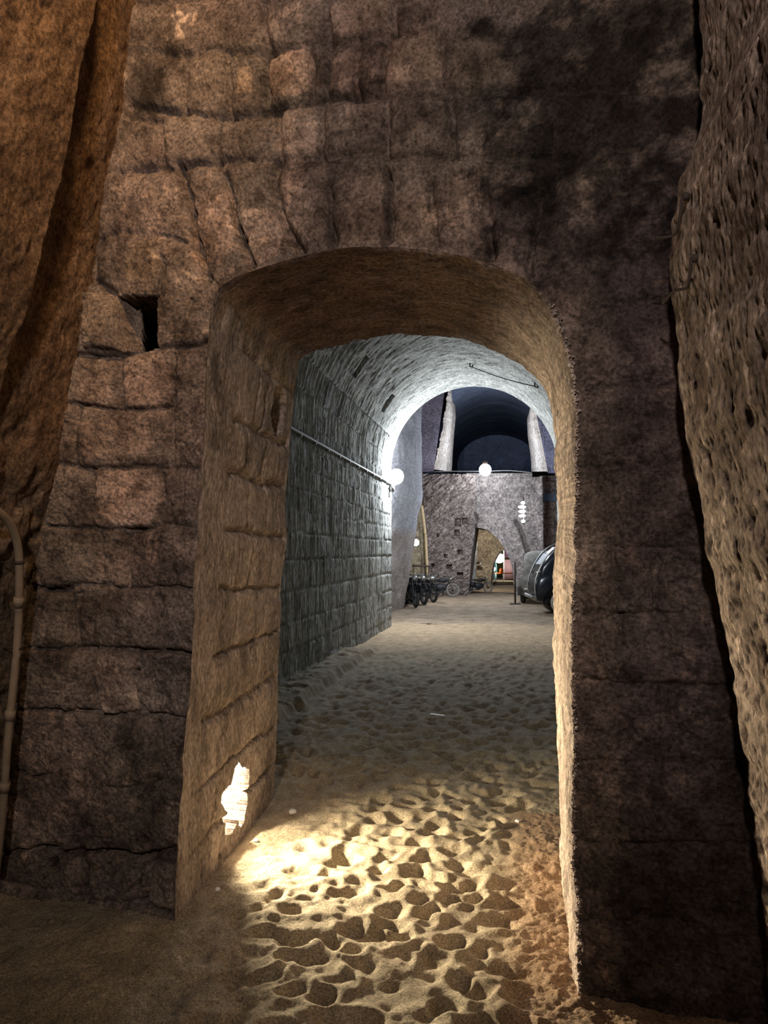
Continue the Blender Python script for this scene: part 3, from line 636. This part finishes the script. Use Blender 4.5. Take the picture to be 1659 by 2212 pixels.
# upper part: ledge, side piers, high vault
LZ = atY(1050, 1019, A1).z
def prism_quad(bm, front, back):
    f = [bm.verts.new(p) for p in front]; b = [bm.verts.new(p) for p in back]; n = len(f)
    bm.faces.new(f); bm.faces.new(b[::-1])
    for i in range(n): bm.faces.new((f[i], f[(i+1) % n], b[(i+1) % n], b[i]))
bm = newbm(); a = atY(925, 1020, A1-.3); b = atY(1200, 1022, A1-.3); bx(bm, ((a.x+b.x)/2, A1+2.22, LZ-.06), (b.x-a.x, 4.2, .10), bev=.02)
o = obj('trim_2', bm, M['smooth']); o['kind'] = 'structure'
def pier(name, outer, inner_, Y0, Y1, seed):
    zo = sorted([(atY(x, y, Y0).z, atY(x, y, Y0).x) for x, y in outer]); zi = sorted([(atY(x, y, Y1).z, atY(x, y, Y1).x) for x, y in inner_])
    v = np.linspace(0, 1, 200); u = np.linspace(0, 1, 60)
    z_o = np.interp(v, [0, 1], [zo[0][0], zo[-1][0]]); z_i = np.interp(v, [0, 1], [zi[0][0], zi[-1][0]])
    xo = np.interp(z_o, [a for a, b in zo], [b for a, b in zo])+.05*fbm(v*30, v*0, seed, 4); xi = np.interp(z_i, [a for a, b in zi], [b for a, b in zi])
    U, V = np.meshgrid(u, v, indexing='ij')
    P = np.stack([xo[None]*(1-U)+xi[None]*U, Y0+(Y1-Y0)*U, z_o[None]*(1-U)+z_i[None]*U], -1)
    return sheet(name, P, .06*fbm(U*3, V*2, seed+1, 3), PM, g3(1+.1*fbm(U*4, V*6, seed+2, 3)), flip=xo[0] < 0)
PM = rock('pale_plaster', (.60,.50,.42), (.78,.68,.60), 2, .2, 9, dist=.02)
pier('wall_high_pier_left', [(935,1014),(948,960),(956,925),(963,880),(970,840),(975,800)], [(974,1019),(981,950),(985,900),(983,875),(978,850),(975,815)], A1, 31, 581)
pier('wall_high_pier_right', [(1184,1020),(1180,985),(1172,945),(1162,900),(1150,870),(1140,840)], [(1150,1022),(1146,980),(1139,940),(1138,905),(1145,880),(1138,850)], A1, 31, 585)
# dark rock face above tooled rock, left and right of the high opening
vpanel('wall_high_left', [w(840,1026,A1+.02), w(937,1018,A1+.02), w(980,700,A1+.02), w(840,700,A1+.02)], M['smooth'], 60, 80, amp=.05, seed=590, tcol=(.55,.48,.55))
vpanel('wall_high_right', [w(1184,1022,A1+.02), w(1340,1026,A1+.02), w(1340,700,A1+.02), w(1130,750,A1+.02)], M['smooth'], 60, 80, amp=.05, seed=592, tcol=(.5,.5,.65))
# high vault behind
vx0, vx1 = atY(978, 1019, 31).x-.6, atY(1148, 1019, 31).x+.6; vr = (vx1-vx0)/2; vc = (vx0+vx1)/2
pr = [(vx0, LZ)]+[(vc-vr*math.cos(a), 6.1+vr*.8*math.sin(a)) for a in np.linspace(0, PI, 60)]+[(vx1, LZ)]
pr = resamp(pr, np.linspace(0, 1, 160)); yv = np.linspace(A1+.5, 42, 160)
P = np.stack([np.repeat(pr[:, :1], 160, 1), np.repeat(yv[None], 160, 0), np.repeat(pr[:, 1:], 160, 1)], -1)
uu, vv = np.meshgrid(np.linspace(0, 9, 160), yv, indexing='ij')
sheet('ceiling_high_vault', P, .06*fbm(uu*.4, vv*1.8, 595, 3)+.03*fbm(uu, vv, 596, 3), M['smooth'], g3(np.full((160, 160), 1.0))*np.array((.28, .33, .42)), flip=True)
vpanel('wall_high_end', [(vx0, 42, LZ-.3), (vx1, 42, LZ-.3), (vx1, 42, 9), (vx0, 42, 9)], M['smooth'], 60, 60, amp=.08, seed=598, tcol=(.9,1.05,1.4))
vpanel('floor_high_vault', [(vx0-.3, A1+.2, LZ-.02), (vx1+.3, A1+.2, LZ-.02), (vx1+.3, 42, LZ-.02), (vx0-.3, 42, LZ-.02)], M['smooth'], 40, 60, seed=599)
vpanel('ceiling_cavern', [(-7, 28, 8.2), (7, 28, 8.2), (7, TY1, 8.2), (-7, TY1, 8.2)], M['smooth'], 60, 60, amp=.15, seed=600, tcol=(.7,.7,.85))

# ================================================================== THINGS, NEAR
def resm(pts, n):
    p = resamp([tuple(a) for a in pts], np.linspace(0, 1, n)); return [Vector(a) for a in smooth1(p, 6)]
# curved pipe on the left wall
def lw(px, py, off=.07):
    d = ray(px, py); 
    for t in np.linspace(.0003, .003, 4000):
        x, y, z = d.x*t, d.y*t, H+d.z*t
        if x <= np.interp(z, lz, lx)+off: return Vector((x, y, z))
    return Vector((x, y, z))
pl = [lw(*p) for p in [(-60,1085),(-20,1097),(5,1110),(22,1130),(34,1155),(41,1190),(42,1240),(41,1320),(37,1400),(29,1480),(22,1540),(15,1620),(10,1700),(2,1790),(-8,1880)]]
root = thing('conduit_pipe', 'dusty beige pipe bending down the left rock wall beside the masonry', 'pipe')
bm = newbm(); tube(bm, resm(pl, 90), .0165, 14); obj('pipe', bm, M['pipe'], root)
for (px, py) in [(40,1300),(22,1545),(10,1700)]:
    p = lw(px, py); q = lw(px-1, py+12); bm = newbm(); d = (q-p).normalized()*.02; tube(bm, [p-d, p+d], .021, 14); obj('coupling', bm, M['pipe'], root)
for (px, py) in [(38,1400),(41,1215)]:
    p = lw(px, py); bm = newbm(); torus(bm, p, .018, .004, 'Z', 20, 6, 2); tube(bm, [p, p+Vector((-.08, .0, 0))], .004, 6); obj('clamp', bm, M['iron'], root)
# corrugated hose low at left
a = lw(-60, 1975, .12); a2 = atY(-20, 1985, a.y+.02); b = fp(112, 1996)
a = atP(-90, 1990, 2.62, FB); b = atP(112, 1994, 2.62, FB)
pts = [a.lerp(b, t) for t in np.linspace(0, 1, 120)]
bm = newbm(); tube(bm, pts, .013, 12, rad=[.0145 if i % 3 == 0 else .0115 for i in range(120)])
root = thing('corrugated_hose', 'ribbed flexible conduit end lying low at the foot of left masonry pier', 'hose')
obj('hose', bm, M['pipe'], root); bm = newbm(); d = (b-a).normalized()*.012; tube(bm, [b-d, b+d], .016, 14); obj('end_collar', bm, M['pipe'], root)
bm = newbm(); p = a.lerp(b, .75); tube(bm, [p, Vector((p.x, p.y+.02, -.02))], .006, 8); obj('support_pin', bm, M['iron'], root)
# iron hooks on the right wall
def rw(px, py, off=-.02):
    d = ray(px, py)
    for t in np.linspace(.0003, .002, 4000):
        x, y, z = d.x*t, d.y*t, H+d.z*t
        if x >= np.interp(z, rz, rx)+(RY-y)*.05+off or y > RY+.35: return Vector((x, y, z))
    return Vector((x, y, z))
for nm, pl, lab in [('a', [(1474,425),(1470,460),(1463,500),(1458,508)], 'upper rusty bent iron hook on edge of right rock wall'), ('b', [(1492,558),(1491,590),(1487,622),(1470,626),(1456,627)], 'lower L-shaped iron hook on edge of right rock wall')]:
    q = [rw(*p) for p in pl]; q.append(q[-1]+Vector((-.06 if nm == 'a' else -.01, .12, 0)))
    if nm == 'a': q = q[:-1]+[q[-2]+Vector((-.02, .0, -.005)), atY(1415, 514, q[-2].y+.02)]
    root = thing('iron_hook', lab, 'hook'); bm = newbm(); tube(bm, resm(q, 30), .0045, 8); obj('rod', bm, M['iron'], root)
    bm = newbm(); ball(bm, q[0]+Vector((.01, 0, 0)), (.012, .012, .012), 10); obj('anchor', bm, M['iron'], root)
# pebbles near lamp
for (px, py, s, lab) in [(632,1754,.022,'pale stone lying in light beyond the recessed lamp'), (553,1818,.014,'small white pebble just below the bright recessed lamp'), (1118,1771,.012,'small stone on sand near the right jamb of archway'), (470,1930,.012,'small pebble beside the front corner of left pier')]:
    p = atZ(px, py); bm = newbm(); r = bmesh.ops.create_icosphere(bm, subdivisions=2, radius=1)
    for v in r['verts']: v.co *= .8+.4*random.random(); v.co = Vector((v.co.x*s*1.1, v.co.y*s, v.co.z*s*.75))
    o = obj('pebble', bm, M['white'], smooth=False); o.location = (p.x, p.y, fz(p.x, p.y)+s*.45); setprops(o, lab, 'pebble')
p = atZ(945, 1548); bm = newbm(); vs = bx(bm, (0, 0, 0), (.13, .035, .004), bev=.001)
o = obj('paper_scrap', bm, M['white'], smooth=False); o.location = (p.x, p.y, fz(p.x, p.y)+.022); o.rotation_euler = (.1, .05, -.15); setprops(o, 'white scrap of litter on the dark tunnel floor', 'litter')
# lamp in the jamb recess
LP = atX(497, 1725, JX); LPx = -1.575
root = thing('floodlight', 'glaring warm floodlight set in the hole low in left jamb', 'lamp', (LPx, LP.y, .10))
bm = newbm(); bx(bm, (-.03, 0, .16), (.05, .26, .24), bev=.008); obj('housing', bm, M['iron'], root)
bm = newbm(); bx(bm, (0.001, 0, .16), (.01, .23, .21), bev=.002); obj('lens', bm, M['warmE'], root)
bm = newbm(); tube(bm, [(-.03, -.135, .16), (-.03, -.14, 0), (-.03, .14, 0), (-.03, .135, .16)], .007, 8); obj('bracket', bm, M['iron'], root)
L = plight((.10, -.02, .20), 370, (1, .87, .62), .02, root, 'lamp_light', 'SPOT', spot_size=math.radians(168), spot_blend=1.0)
L.rotation_euler = Vector((1, -.22, .50)).to_track_quat('-Z', 'Y').to_euler()
plight((.025, .03, .18), 26, (1, .87, .64), .02, root)

# ================================================================== THINGS, TUNNEL
q1 = atX(618, 918, TL+.035); q2 = atX(849, 1047, TL+.035)
q1 = q1+(q1-q2)*.15
root = thing('wall_conduit', 'long grey cable conduit running along the left tunnel wall to the lamp', 'conduit')
bm = newbm(); tube(bm, [q1.lerp(q2, t) for t in np.linspace(0, 1, 30)], .022, 10); obj('pipe', bm, M['greypipe'], root)
for t in np.linspace(.12, .98, 12):
    p = q1.lerp(q2, t); bm = newbm(); bx(bm, (p.x-.01, p.y, p.z), (.05, .03, .07), bev=.004); obj('clip', bm, M['greypipe'], root)
Lm = atX(857, 1030, TL+.10)
root = thing('floodlight', 'white floodlight on the left tunnel wall at its far mouth', 'lamp', tuple(Lm))
bm = newbm(); bx(bm, (0, .0, 0), (.14, .10, .24), bev=.015); obj('housing', bm, M['iron'], root)
bm = newbm(); ball(bm, (.0, -.05, 0), (.15, .09, .16), 20); obj('lens', bm, M['coolE'], root)
bm = newbm(); tube(bm, [(-.12, 0, -.17), (0, 0, -.17), (0, 0, -.10)], .012, 8); obj('bracket', bm, M['steel'], root)
plight((.2, -.2, 0), 560, (.86, .93, 1), .06, root)
jb = atX(846, 1053, TL+.04)
root = thing('junction_box', 'small grey junction box under the tunnel mouth floodlight', 'junction box', tuple(jb))
bm = newbm(); bx(bm, (0, 0, 0), (.09, .14, .18), bev=.01); obj('box', bm, M['steel'], root)
bm = newbm(); bx(bm, (.048, 0, 0), (.012, .12, .16), bev=.004); obj('lid', bm, M['greypipe'], root)
bm = newbm(); tube(bm, [(.0, .05, -.09), (.02, .1, -.14), (.03, .3, -.2), (-.02, .45, -.2)], .008, 8); obj('cable', bm, M['black'], root)
# sagging cable on the vault
a = Vector(vaulthit(1015, 785)); b = Vector(vaulthit(1155, 828))
root = thing('hanging_cable', 'black cable strung between two hooks across the tunnel vault', 'cable')
mid = [a.lerp(b, t)+Vector((0, 0, -.05-.03*4*t*(1-t))) for t in np.linspace(0, 1, 24)]
bm = newbm(); tube(bm, mid, .009, 8); obj('cable', bm, M['black'], root)
for p in (a, b):
    bm = newbm(); tube(bm, [p+Vector((0, 0, .05)), p+Vector((0, 0, -.05)), p+Vector((.04, 0, -.08)), p+Vector((.05, 0, -.03))], .013, 8); obj('hook', bm, M['iron'], root)

# ================================================================== THINGS, CAVERN
def dup_tree(root, loc, rz, sc, label, group=None):
    r = root.copy(); C.objects.link(r); r.location = loc; r.rotation_euler = (r.rotation_euler[0], 0, rz); r.scale = (sc, sc, sc); r['label'] = label
    if group: r['group'] = group
    for ch in list(root.children):
        c = ch.copy(); C.objects.link(c); c.parent = r
        for g in ch.children:
            d = g.copy(); C.objects.link(d); d.parent = c
    return r
def motorcycle(loc, rz, sc, label, group, tyre):
    root = thing('motorcycle', label, 'motorcycle', loc, rz, group); root.scale = (sc, sc, sc)
    for x in (-.62, .62):
        bm = newbm(); torus(bm, (x, 0, .31), .265, .05, 'Y', 40, 10); wl = obj('wheel', bm, tyre, root)
        bm = newbm(); torus(bm, (x, 0, .31), .235, .014, 'Y', 36, 8)
        obj('rim', bm, M['darksteel'], wl)
        bm = newbm()
        for k in range(18):
            a = 2*PI*k/18; tube(bm, [(x, .02*(-1)**k, .31), (x+.23*math.cos(a), 0, .31+.23*math.sin(a))], .0035, 4)
        obj('spokes', bm, M['darksteel'], wl)
        bm = newbm(); disc(bm, (x, 0, .31), .06, .08, 'Y', 16); obj('hub', bm, M['darksteel'], wl)
        bm = newbm()      # mudguard arc
        a0, a1 = (20, 150) if x > 0 else (30, 175)
        A = [math.radians(t) for t in np.linspace(a0, a1, 14)]
        vv = [[bm.verts.new((x+.335*math.cos(a), yy_, .31+.335*math.sin(a))) for yy_ in (-.05, 0, .05)] for a in A]
        for v in vv: v[1].co += Vector((v[1].co.x-x, 0, v[1].co.z-.31)).normalized()*.018
        for r0, r1 in zip(vv[:-1], vv[1:]):
            for j in (0, 1): bm.faces.new((r0[j], r0[j+1], r1[j+1], r1[j]))
        bmesh.ops.solidify(bm, geom=bm.faces[:], thickness=.006); obj('mudguard', bm, M['black'], root)
    bm = newbm()
    tube(bm, [(.62, .055, .31), (.47, .055, .70), (.42, .05, .86)], .016, 8); tube(bm, [(.62, -.055, .31), (.47, -.055, .70), (.42, -.05, .86)], .016, 8); obj('fork', bm, M['darksteel'], root)
    bm = newbm(); tube(bm, [(.45, 0, .76), (.2, 0, .70), (-.25, 0, .66), (-.62, .06, .31)], .017, 8); tube(bm, [(.45, 0, .76), (.32, 0, .32), (.0, 0, .22), (-.28, 0, .24), (-.62, -.06, .31)], .017, 8); tube(bm, [(-.22, 0, .66), (-.26, 0, .25)], .016, 8); obj('frame', bm, M['black'], root)
    bm = newbm(); ball(bm, (.17, 0, .74), (.25, .11, .10)); obj('fuel_tank', bm, M['black'], root)
    bm = newbm(); ball(bm, (-.22, 0, .76), (.17, .12, .05)); tube(bm, [(-.3, 0, .74), (-.3, 0, .66)], .012, 6); obj('seat', bm, M['black'], root)
    bm = newbm(); disc(bm, (.02, 0, .33), .12, .16, 'Y', 20); tube(bm, [(.06, 0, .40), (.12, 0, .60)], .065, 14)
    for k in range(6): disc(bm, (.07+.009*k, 0, .43+.028*k), .088, .012, 'Z', 16)
    obj('engine', bm, M['darksteel'], root)
    bm = newbm(); tube(bm, [(.14, -.05, .5), (.2, -.09, .3), (0, -.11, .2), (-.75, -.12, .24)], .022, 10, rad=[.018, .02, .022, .034]); obj('exhaust_pipe', bm, M['darksteel'], root)
    bm = newbm(); tube(bm, [(.24, .36, .90), (.34, .32, .94), (.42, .1, .90), (.42, -.1, .90), (.34, -.32, .94), (.24, -.36, .90)], .012, 8); hb = obj('handlebar', bm, M['darksteel'], root)
    for sg in (-1, 1):
        bm = newbm(); tube(bm, [(.22, sg*.37, .895), (.30, sg*.34, .925)], .018, 8); obj('grip', bm, M['tyre'], hb)
        bm = newbm(); bx(bm, (-.40, sg*.15, .50), (.34, .12, .26), bev=.03); obj('saddlebag', bm, M['black'], root)
    bm = newbm(); ball(bm, (.05, 0, .42), (.30, .13, .20)); obj('crankcase', bm, M['black'], root)
    bm = newbm(); tube(bm, [(.44, 0, .80), (.50, 0, .80), (.56, 0, .80)], .08, 16, rad=[.03, .075, .085]); obj('headlamp', bm, M['steel'], root)
    return root
GB = 'old motorcycles parked along the cavern walls'
b1p = atZ(957, 1284); m0 = motorcycle((b1p.x, 25.2, 0), PI*.03+PI*0, .72, 'dusty motorcycle standing side-on against the tooled rock wall', GB, M['tyredust'])
b1 = atZ(1035, 1279); dup_tree(m0, (b1.x, 27.6, 0), .5, .62, 'old motorcycle with pale tyre standing inside the pointed arch', GB)
m2 = motorcycle((atZ(885, 1308).x+.05, 20.95, 0), -PI/2+.35, .95, 'black motorcycle nearest the leaning smooth wall, first of the row', GB, M['tyre'])
dup_tree(m2, (-2.72, 21.9, 0), -PI/2+.45, .9, 'black motorcycle in the row, behind the nearest one', GB)
dup_tree(m2, (-2.60, 22.9, 0), -PI/2+.55, .85, 'black motorcycle at the far end of the row by the metal frame', GB)
# dark metal frame
a = atY(893, 1222, 24.2); b = atY(926, 1223, 24.2)
root = thing('metal_frame', 'thin dark metal stand frame behind the row of black motorcycles', 'frame', (0, 0, 0))
bm = newbm(); tube(bm, [(a.x-.05, 24.2, a.z), (b.x+.05, 24.2, b.z)], .028, 8); obj('top_rail', bm, M['iron'], root)
for p in (a, b):
    bm = newbm(); tube(bm, [(p.x, 24.2, p.z), (p.x, 24.2, 0)], .022, 8); obj('leg', bm, M['iron'], root)
# orange/wood pole leaning along the arris of the tooled rock
pl = [atY(x, y, R1-.5) for x, y in [(911,1092),(916,1130),(920,1165),(921,1200),(924,1235),(928,1262)]]
root = setprops(obj('timber_pole', (lambda bm: (tube(bm, resm(pl, 30), .05, 10), bm)[1])(newbm()), M['wood']), 'tall pale timber pole standing along edge of the tooled rock', 'pole')
# hanging central lamp
def lamp(px, py, Y, r, label, e, col, mat, cord=1.0, lightoff=(0,-.35,-.05), group=None):
    p = atY(px, py, Y); root = thing('hanging_lamp', label, 'lamp', tuple(p), 0, group)
    bm = newbm(); ball(bm, (0, 0, 0), (r, r*.8, r), 20); obj('bulb', bm, mat, root)
    bm = newbm(); tube(bm, [(0, .02, r*.8), (0, .02, r*1.5)], r*.4, 12); obj('socket', bm, M['iron'], root)
    bm = newbm(); tube(bm, [(0, .02, r*1.4), (0, .02, r*1.4+cord)], .01, 6); obj('cord', bm, M['black'], root)
    if e: plight(lightoff, e, col, .1, root)
    return root
lamp(1048, 1015, A1-1.0, .20, 'brightest round lamp glaring in front of the high stone ledge', 300, (.82,.9,1), M['coolE'], .3, (-.2,-3.6,-.9))
# wires along ledge
bm = newbm(); pts = [atY(x, y, A1-.02) for x, y in [(935,1019),(975,1018),(1010,1018),(1048,1018),(1075,1017),(1100,1016),(1150,1021)]]; tube(bm, resm(pts, 40), .018, 6)
setprops(obj('ledge_cable', bm, M['steel']), 'pale cable running along the high stone ledge past the brightest lamp', 'cable')
# vertical ladder of floodlights
p = atY(1130, 1126, 24.5)
root = thing('light_stack', 'vertical stack of five white floodlights above the dusty car', 'lamp', (p.x, 24.5, p.z))
bm = newbm(); tube(bm, [(0.02, .05, -.1), (0.02, .05, .75)], .02, 8); obj('pole', bm, M['iron'], root)
for k, (dz, sx) in enumerate([(0,.06),(.17,.10),(.31,.11),(.45,.12),(.58,.06)]):
    bm = newbm(); ball(bm, (-.03*(k in (1, 2, 3)), 0, dz), (sx, .05, .045), 16); obj('bulb', bm, M['coolE'], root)
plight((-.1, -.3, .3), 160, (.85, .92, 1), .1, root)
# small lamp on the left in the recess
lamp(898, 1172, 22.6, .10, 'small white lamp above the row of black motorcycles', 70, (1,.97,.88), M['coolE'], .3, (.05,.15,.0))
lamp(1079, 1206, 39, .24, 'large white lamp glaring inside the furthest lit room', 80, (1,.95,.8), M['farE'], .6, (.3,-.8,0))
lamp(1066, 1229, 36.9, .10, 'small low white lamp at left edge of the furthest arch', 0, (1,1,1), M['farE'], .2)
plight((-1.7, 29.3, 2.9), 300, (1, .93, .75), .1, None, 'passage_lamp')
# wall camera box in the passage
p = atY(1032, 1216, A2-.3); root = thing('wall_bracket', 'small dark bracket box with white tip on the passage wall', 'bracket', tuple(p))
bm = newbm(); bx(bm, (0, 0, 0), (.16, .14, .09), bev=.01); obj('housing', bm, M['iron'], root); bm = newbm(); bx(bm, (.11, 0, -.04), (.08, .08, .08), bev=.01); obj('tip', bm, M['white'], root)
# furthest room contents
def T(name, label, cat, parts, loc=(0,0,0), rz=0):
    r = thing(name, label, cat, loc, rz)
    for nm, bm, mt in parts: obj(nm, bm, mt, r)
    return r
p = atY(1098, 1220, 44); bm1 = newbm(); g = atZ(1098, 1262)
bx(bm1, (0, 0, 1.65), (.62*1.0, .06, 1.0), bev=.01); bm2 = newbm(); bx(bm2, (0, -.02, .55), (.62, .06, 1.0), bev=.01); bm3 = newbm(); bx(bm3, (-.34, -.02, 1.1), (.06, .08, 2.2), bev=.005)
T('display_board', 'dark maroon and pink display board in the furthest lit room', 'board', [('upper_panel', bm1, M['maroon']), ('lower_panel', bm2, M['pink']), ('post', bm3, M['white'])], (atY(1103, 1220, 40).x, 40, 0))
root = thing('barrier', 'orange and white barrier with round orange lamp in the far room', 'barrier', (atY(1087, 1243, 37).x, 37, 0))
bm = newbm(); bx(bm, (.1, 0, .44), (1.0, .03, .05), bev=.005); obj('rail', bm, M['orange'], root)
bm = newbm(); ball(bm, (-.08, 0, .55), (.10, .06, .13), 16); obj('lamp_head', bm, M['orange'], root)
for x in (-.35, 0, .5):
    bm = newbm(); bx(bm, (x, 0, .22), (.035, .035, .44), bev=.004); obj('leg', bm, M['white'], root)
bm = newbm(); bx(bm, (0, 0, .06), (.9, .25, .12), bev=.01); setprops(obj('low_plinth', bm, M['wood']), 'pale low plinth across the floor of the far room', 'plinth').location = (atY(1087, 1263, 35.2).x, 35.2, 0)
bm = newbm(); ball(bm, (0, 0, .5), (.08, .06, .5), 14); setprops(obj('blue_cloth', bm, M['cyan']), 'pale blue cloth hanging below the large far lamp', 'cloth').location = (atY(1070, 1240, 38).x, 38, .0)
# post with base plate
p = atZ(1113, 1305)
root = thing('barrier_post', 'thin dark metal post on flat base beside the dusty car', 'post', (p.x, p.y, 0))
bm = newbm(); bx(bm, (0, 0, .6), (.05, .05, 1.2), bev=.006); obj('post', bm, M['iron'], root)
bm = newbm(); bx(bm, (0, 0, .012), (.30, .2, .024), bev=.004); obj('base', bm, M['iron'], root)
bm = newbm(); tube(bm, [(0, 0, 1.15), (.05, .3, .85), (.12, .6, .9)], .012, 8); obj('rope', bm, M['steel'], root)
# cars ---------------------------------------------------------------
def loft(bm, st, n=28, p=3.2):
    rings = []
    for (x, w_, z0, z1) in st:
        cz = (z0+z1)/2; hz = (z1-z0)/2; ring = []
        for k in range(n):
            a = 2*PI*k/n; c, s_ = math.cos(a), math.sin(a)
            ring.append(bm.verts.new((x, w_/2*math.copysign(abs(c)**(2/p), c), cz+hz*math.copysign(abs(s_)**(2/p), s_))))
        rings.append(ring)
    for A, B in zip(rings[:-1], rings[1:]):
        for k in range(n): bm.faces.new((A[k], A[(k+1) % n], B[(k+1) % n], B[k]))
    bm.faces.new(rings[0][::-1]); bm.faces.new(rings[-1])
def car(label, loc, rz, paint, glass, tyre, L=3.6, W=1.5, Ht=1.62, trim=None):
    r = thing('vintage_car', label, 'car', loc, rz, None)
    k = L/3.6; kz = Ht/1.62
    S = lambda l: [(x*k, w_*W/1.5, a*kz, b*kz) for x, w_, a, b in l]
    bm = newbm(); loft(bm, S([(.0,1.0,.45,.62),(.03,1.15,.30,.82),(.12,1.24,.26,.98),(.3,1.30,.26,1.06),(1.0,1.32,.26,1.05),(1.9,1.30,.26,1.02),(2.4,1.05,.26,.98),(3.0,.85,.28,.92),(3.4,.70,.32,.86),(3.55,.5,.4,.75)])); obj('body', bm, paint, r)
    bm = newbm(); loft(bm, S([(.10,1.08,.6,1.0),(.2,1.14,.6,1.2),(.35,1.16,.6,1.38),(.55,1.18,.6,1.54),(.85,1.2,.6,1.62),(1.3,1.2,.6,1.63),(1.65,1.18,.6,1.56),(1.9,1.15,.6,1.25),(2.0,1.12,.6,1.02)]), p=4.5); obj('cabin', bm, paint, r)
    for sgn in (-1, 1):
        for (xa, xb) in ((.62, 1.12), (1.2, 1.72)):
            bm = newbm(); pl = [(xa, 1.08), (xb, 1.08), (xb-(.12 if xb > 1.5 else 0), 1.45), (xa+(.18 if xa < 1 else 0), 1.45)]
            prism_quad(bm, [(x*k, sgn*W/1.5*.575, z*kz) for x, z in pl], [(x*k, sgn*W/1.5*.60, z*kz) for x, z in pl]); obj('side_window', bm, glass, r, False)
        for xw in (.62, 2.85):
            bm = newbm(); torus(bm, (xw*k, sgn*.60*W/1.5, .31), .235, .075, 'Y', 32, 10); wl = obj('wheel', bm, tyre, r)
            bm = newbm(); disc(bm, (xw*k, sgn*.60*W/1.5, .31), .17, .08, 'Y', 20); ball(bm, (xw*k, sgn*.645*W/1.5, .31), (.08, .03, .08), 14); obj('hub_cap', bm, M['steel'], wl)
            bm = newbm(); A = [math.radians(t) for t in np.linspace(-12, 192, 18)]
            rows_ = []
            for a in A: rows_.append([bm.verts.new(((xw+.44*math.cos(a)*(1 if not xw > 1 else 1.1))*k, sgn*(yy_), .33+.40*math.sin(a)*(1-.06*abs(j-1)))) for j, yy_ in enumerate((.40*W/1.5, .56*W/1.5, .72*W/1.5))])
            for r0, r1 in zip(rows_[:-1], rows_[1:]):
                for j in (0, 1): bm.faces.new((r0[j], r0[j+1], r1[j+1], r1[j]))
            bmesh.ops.solidify(bm, geom=bm.faces[:], thickness=.02); obj('fender', bm, paint, r)
        bm = newbm(); tube(bm, [(3.35*k, sgn*.45*W/1.5, .80*kz), (3.5*k, sgn*.45*W/1.5, .80*kz)], .1, 16, rad=[.05, .1]); obj('headlamp', bm, M['glass'], r)
        bm = newbm(); tube(bm, [(1.0*k, sgn*.667*W/1.5, .92*kz), (1.14*k, sgn*.672*W/1.5, .93*kz)], .014, 8); obj('door_handle', bm, M['steel'], r)
        bm = newbm(); bx(bm, (1.7*k, sgn*.66*W/1.5, .28), (1.6*k, .18, .03), bev=.008); obj('running_board', bm, M['dustgrey'], r)
    # rear window, front window
    bm = newbm(); prism_quad(bm, [(.175*k, -.32, 1.12*kz), (.175*k, .32, 1.12*kz), (.36*k, .28, 1.36*kz), (.36*k, -.28, 1.36*kz)], [(.14*k, -.32, 1.14*kz), (.14*k, .32, 1.14*kz), (.325*k, .28, 1.385*kz), (.325*k, -.28, 1.385*kz)]); obj('rear_window', bm, glass, r, False)
    bm = newbm(); prism_quad(bm, [(1.93*k, -.45, 1.1*kz), (1.93*k, .45, 1.1*kz), (1.72*k, .42, 1.46*kz), (1.72*k, -.42, 1.46*kz)], [(1.98*k, -.45, 1.1*kz), (1.98*k, .45, 1.1*kz), (1.77*k, .42, 1.48*kz), (1.77*k, -.42, 1.48*kz)]); obj('windscreen', bm, glass, r, False)
    for y_ in (-.52, .52) if trim else ():
        bm = newbm(); q = [(.02,.35),(-.02,.55),(.0,.8),(.09,1.02),(.19,1.22),(.34,1.41),(.54,1.57),(.85,1.66),(1.3,1.67)]
        tube(bm, resm([Vector((x*k, y_*W/1.5, z*kz)) for x, z in q], 40), .022, 8); obj('edge_trim', bm, trim, r)
    bm = newbm(); bx(bm, (-.08, 0, .42), (.05, 1.1*W/1.5, .09), bev=.015); tube(bm, [(-.08, .35, .42), (.1, .35, .42)], .02, 6); tube(bm, [(-.08, -.35, .42), (.1, -.35, .42)], .02, 6); obj('bumper', bm, M['steel'], r)
    return r
car('glossy black vintage car half hidden behind right jamb of the archway', (.42, 18.95, 0), .14, M['gloss'], M['glass'], M['tyredust'], 3.7, 1.5, 1.68, M['steel'])
car('dust-covered grey vintage car parked behind the black car', (.86, 21.9, 0), PI/2-.06, M['dustgrey'], M['darkglass'], M['tyre'], 3.6, 1.62, 1.5)

# ================================================================== LIGHTS OF THE NEAR CORRIDOR
L = plight((-.15, -1.7, 3.3), 450, (1, .89, .84), .10, None, 'corridor_lamp', 'SPOT', spot_size=math.radians(84), spot_blend=1.0)
L.rotation_euler = (Vector((-.85, 2.8, 3.0))-L.location).to_track_quat('-Z', 'Y').to_euler()
L = plight((-.75, 1.2, 4.5), 300, (1, .62, .30), .12, None, 'amber_lamp', 'SPOT', spot_size=math.radians(70), spot_blend=1.0)
L.rotation_euler = (Vector((-1.6, 2.2, 3.7))-L.location).to_track_quat('-Z', 'Y').to_euler()
plight((-.9, -.3, 1.6), .35, (1, .82, .70), .2, None, 'low_corridor_lamp')
plight((-.8, 28.6, 5.2), 170, (.72, .84, 1), .3, None, 'high_vault_fill')  # added fill light without a fixture, brightens the high vault and pale piers
wd = bpy.data.worlds.new('world'); bpy.context.scene.world = wd; wd.use_nodes = True
wd.node_tree.nodes['Background'].inputs[0].default_value = (.5, .55, .7, 1); wd.node_tree.nodes['Background'].inputs[1].default_value = .012
vs = bpy.context.scene.view_settings; vs.view_transform = 'Standard'; vs.look = 'None'; vs.exposure = 0; vs.gamma = 1; vs.use_curve_mapping = False
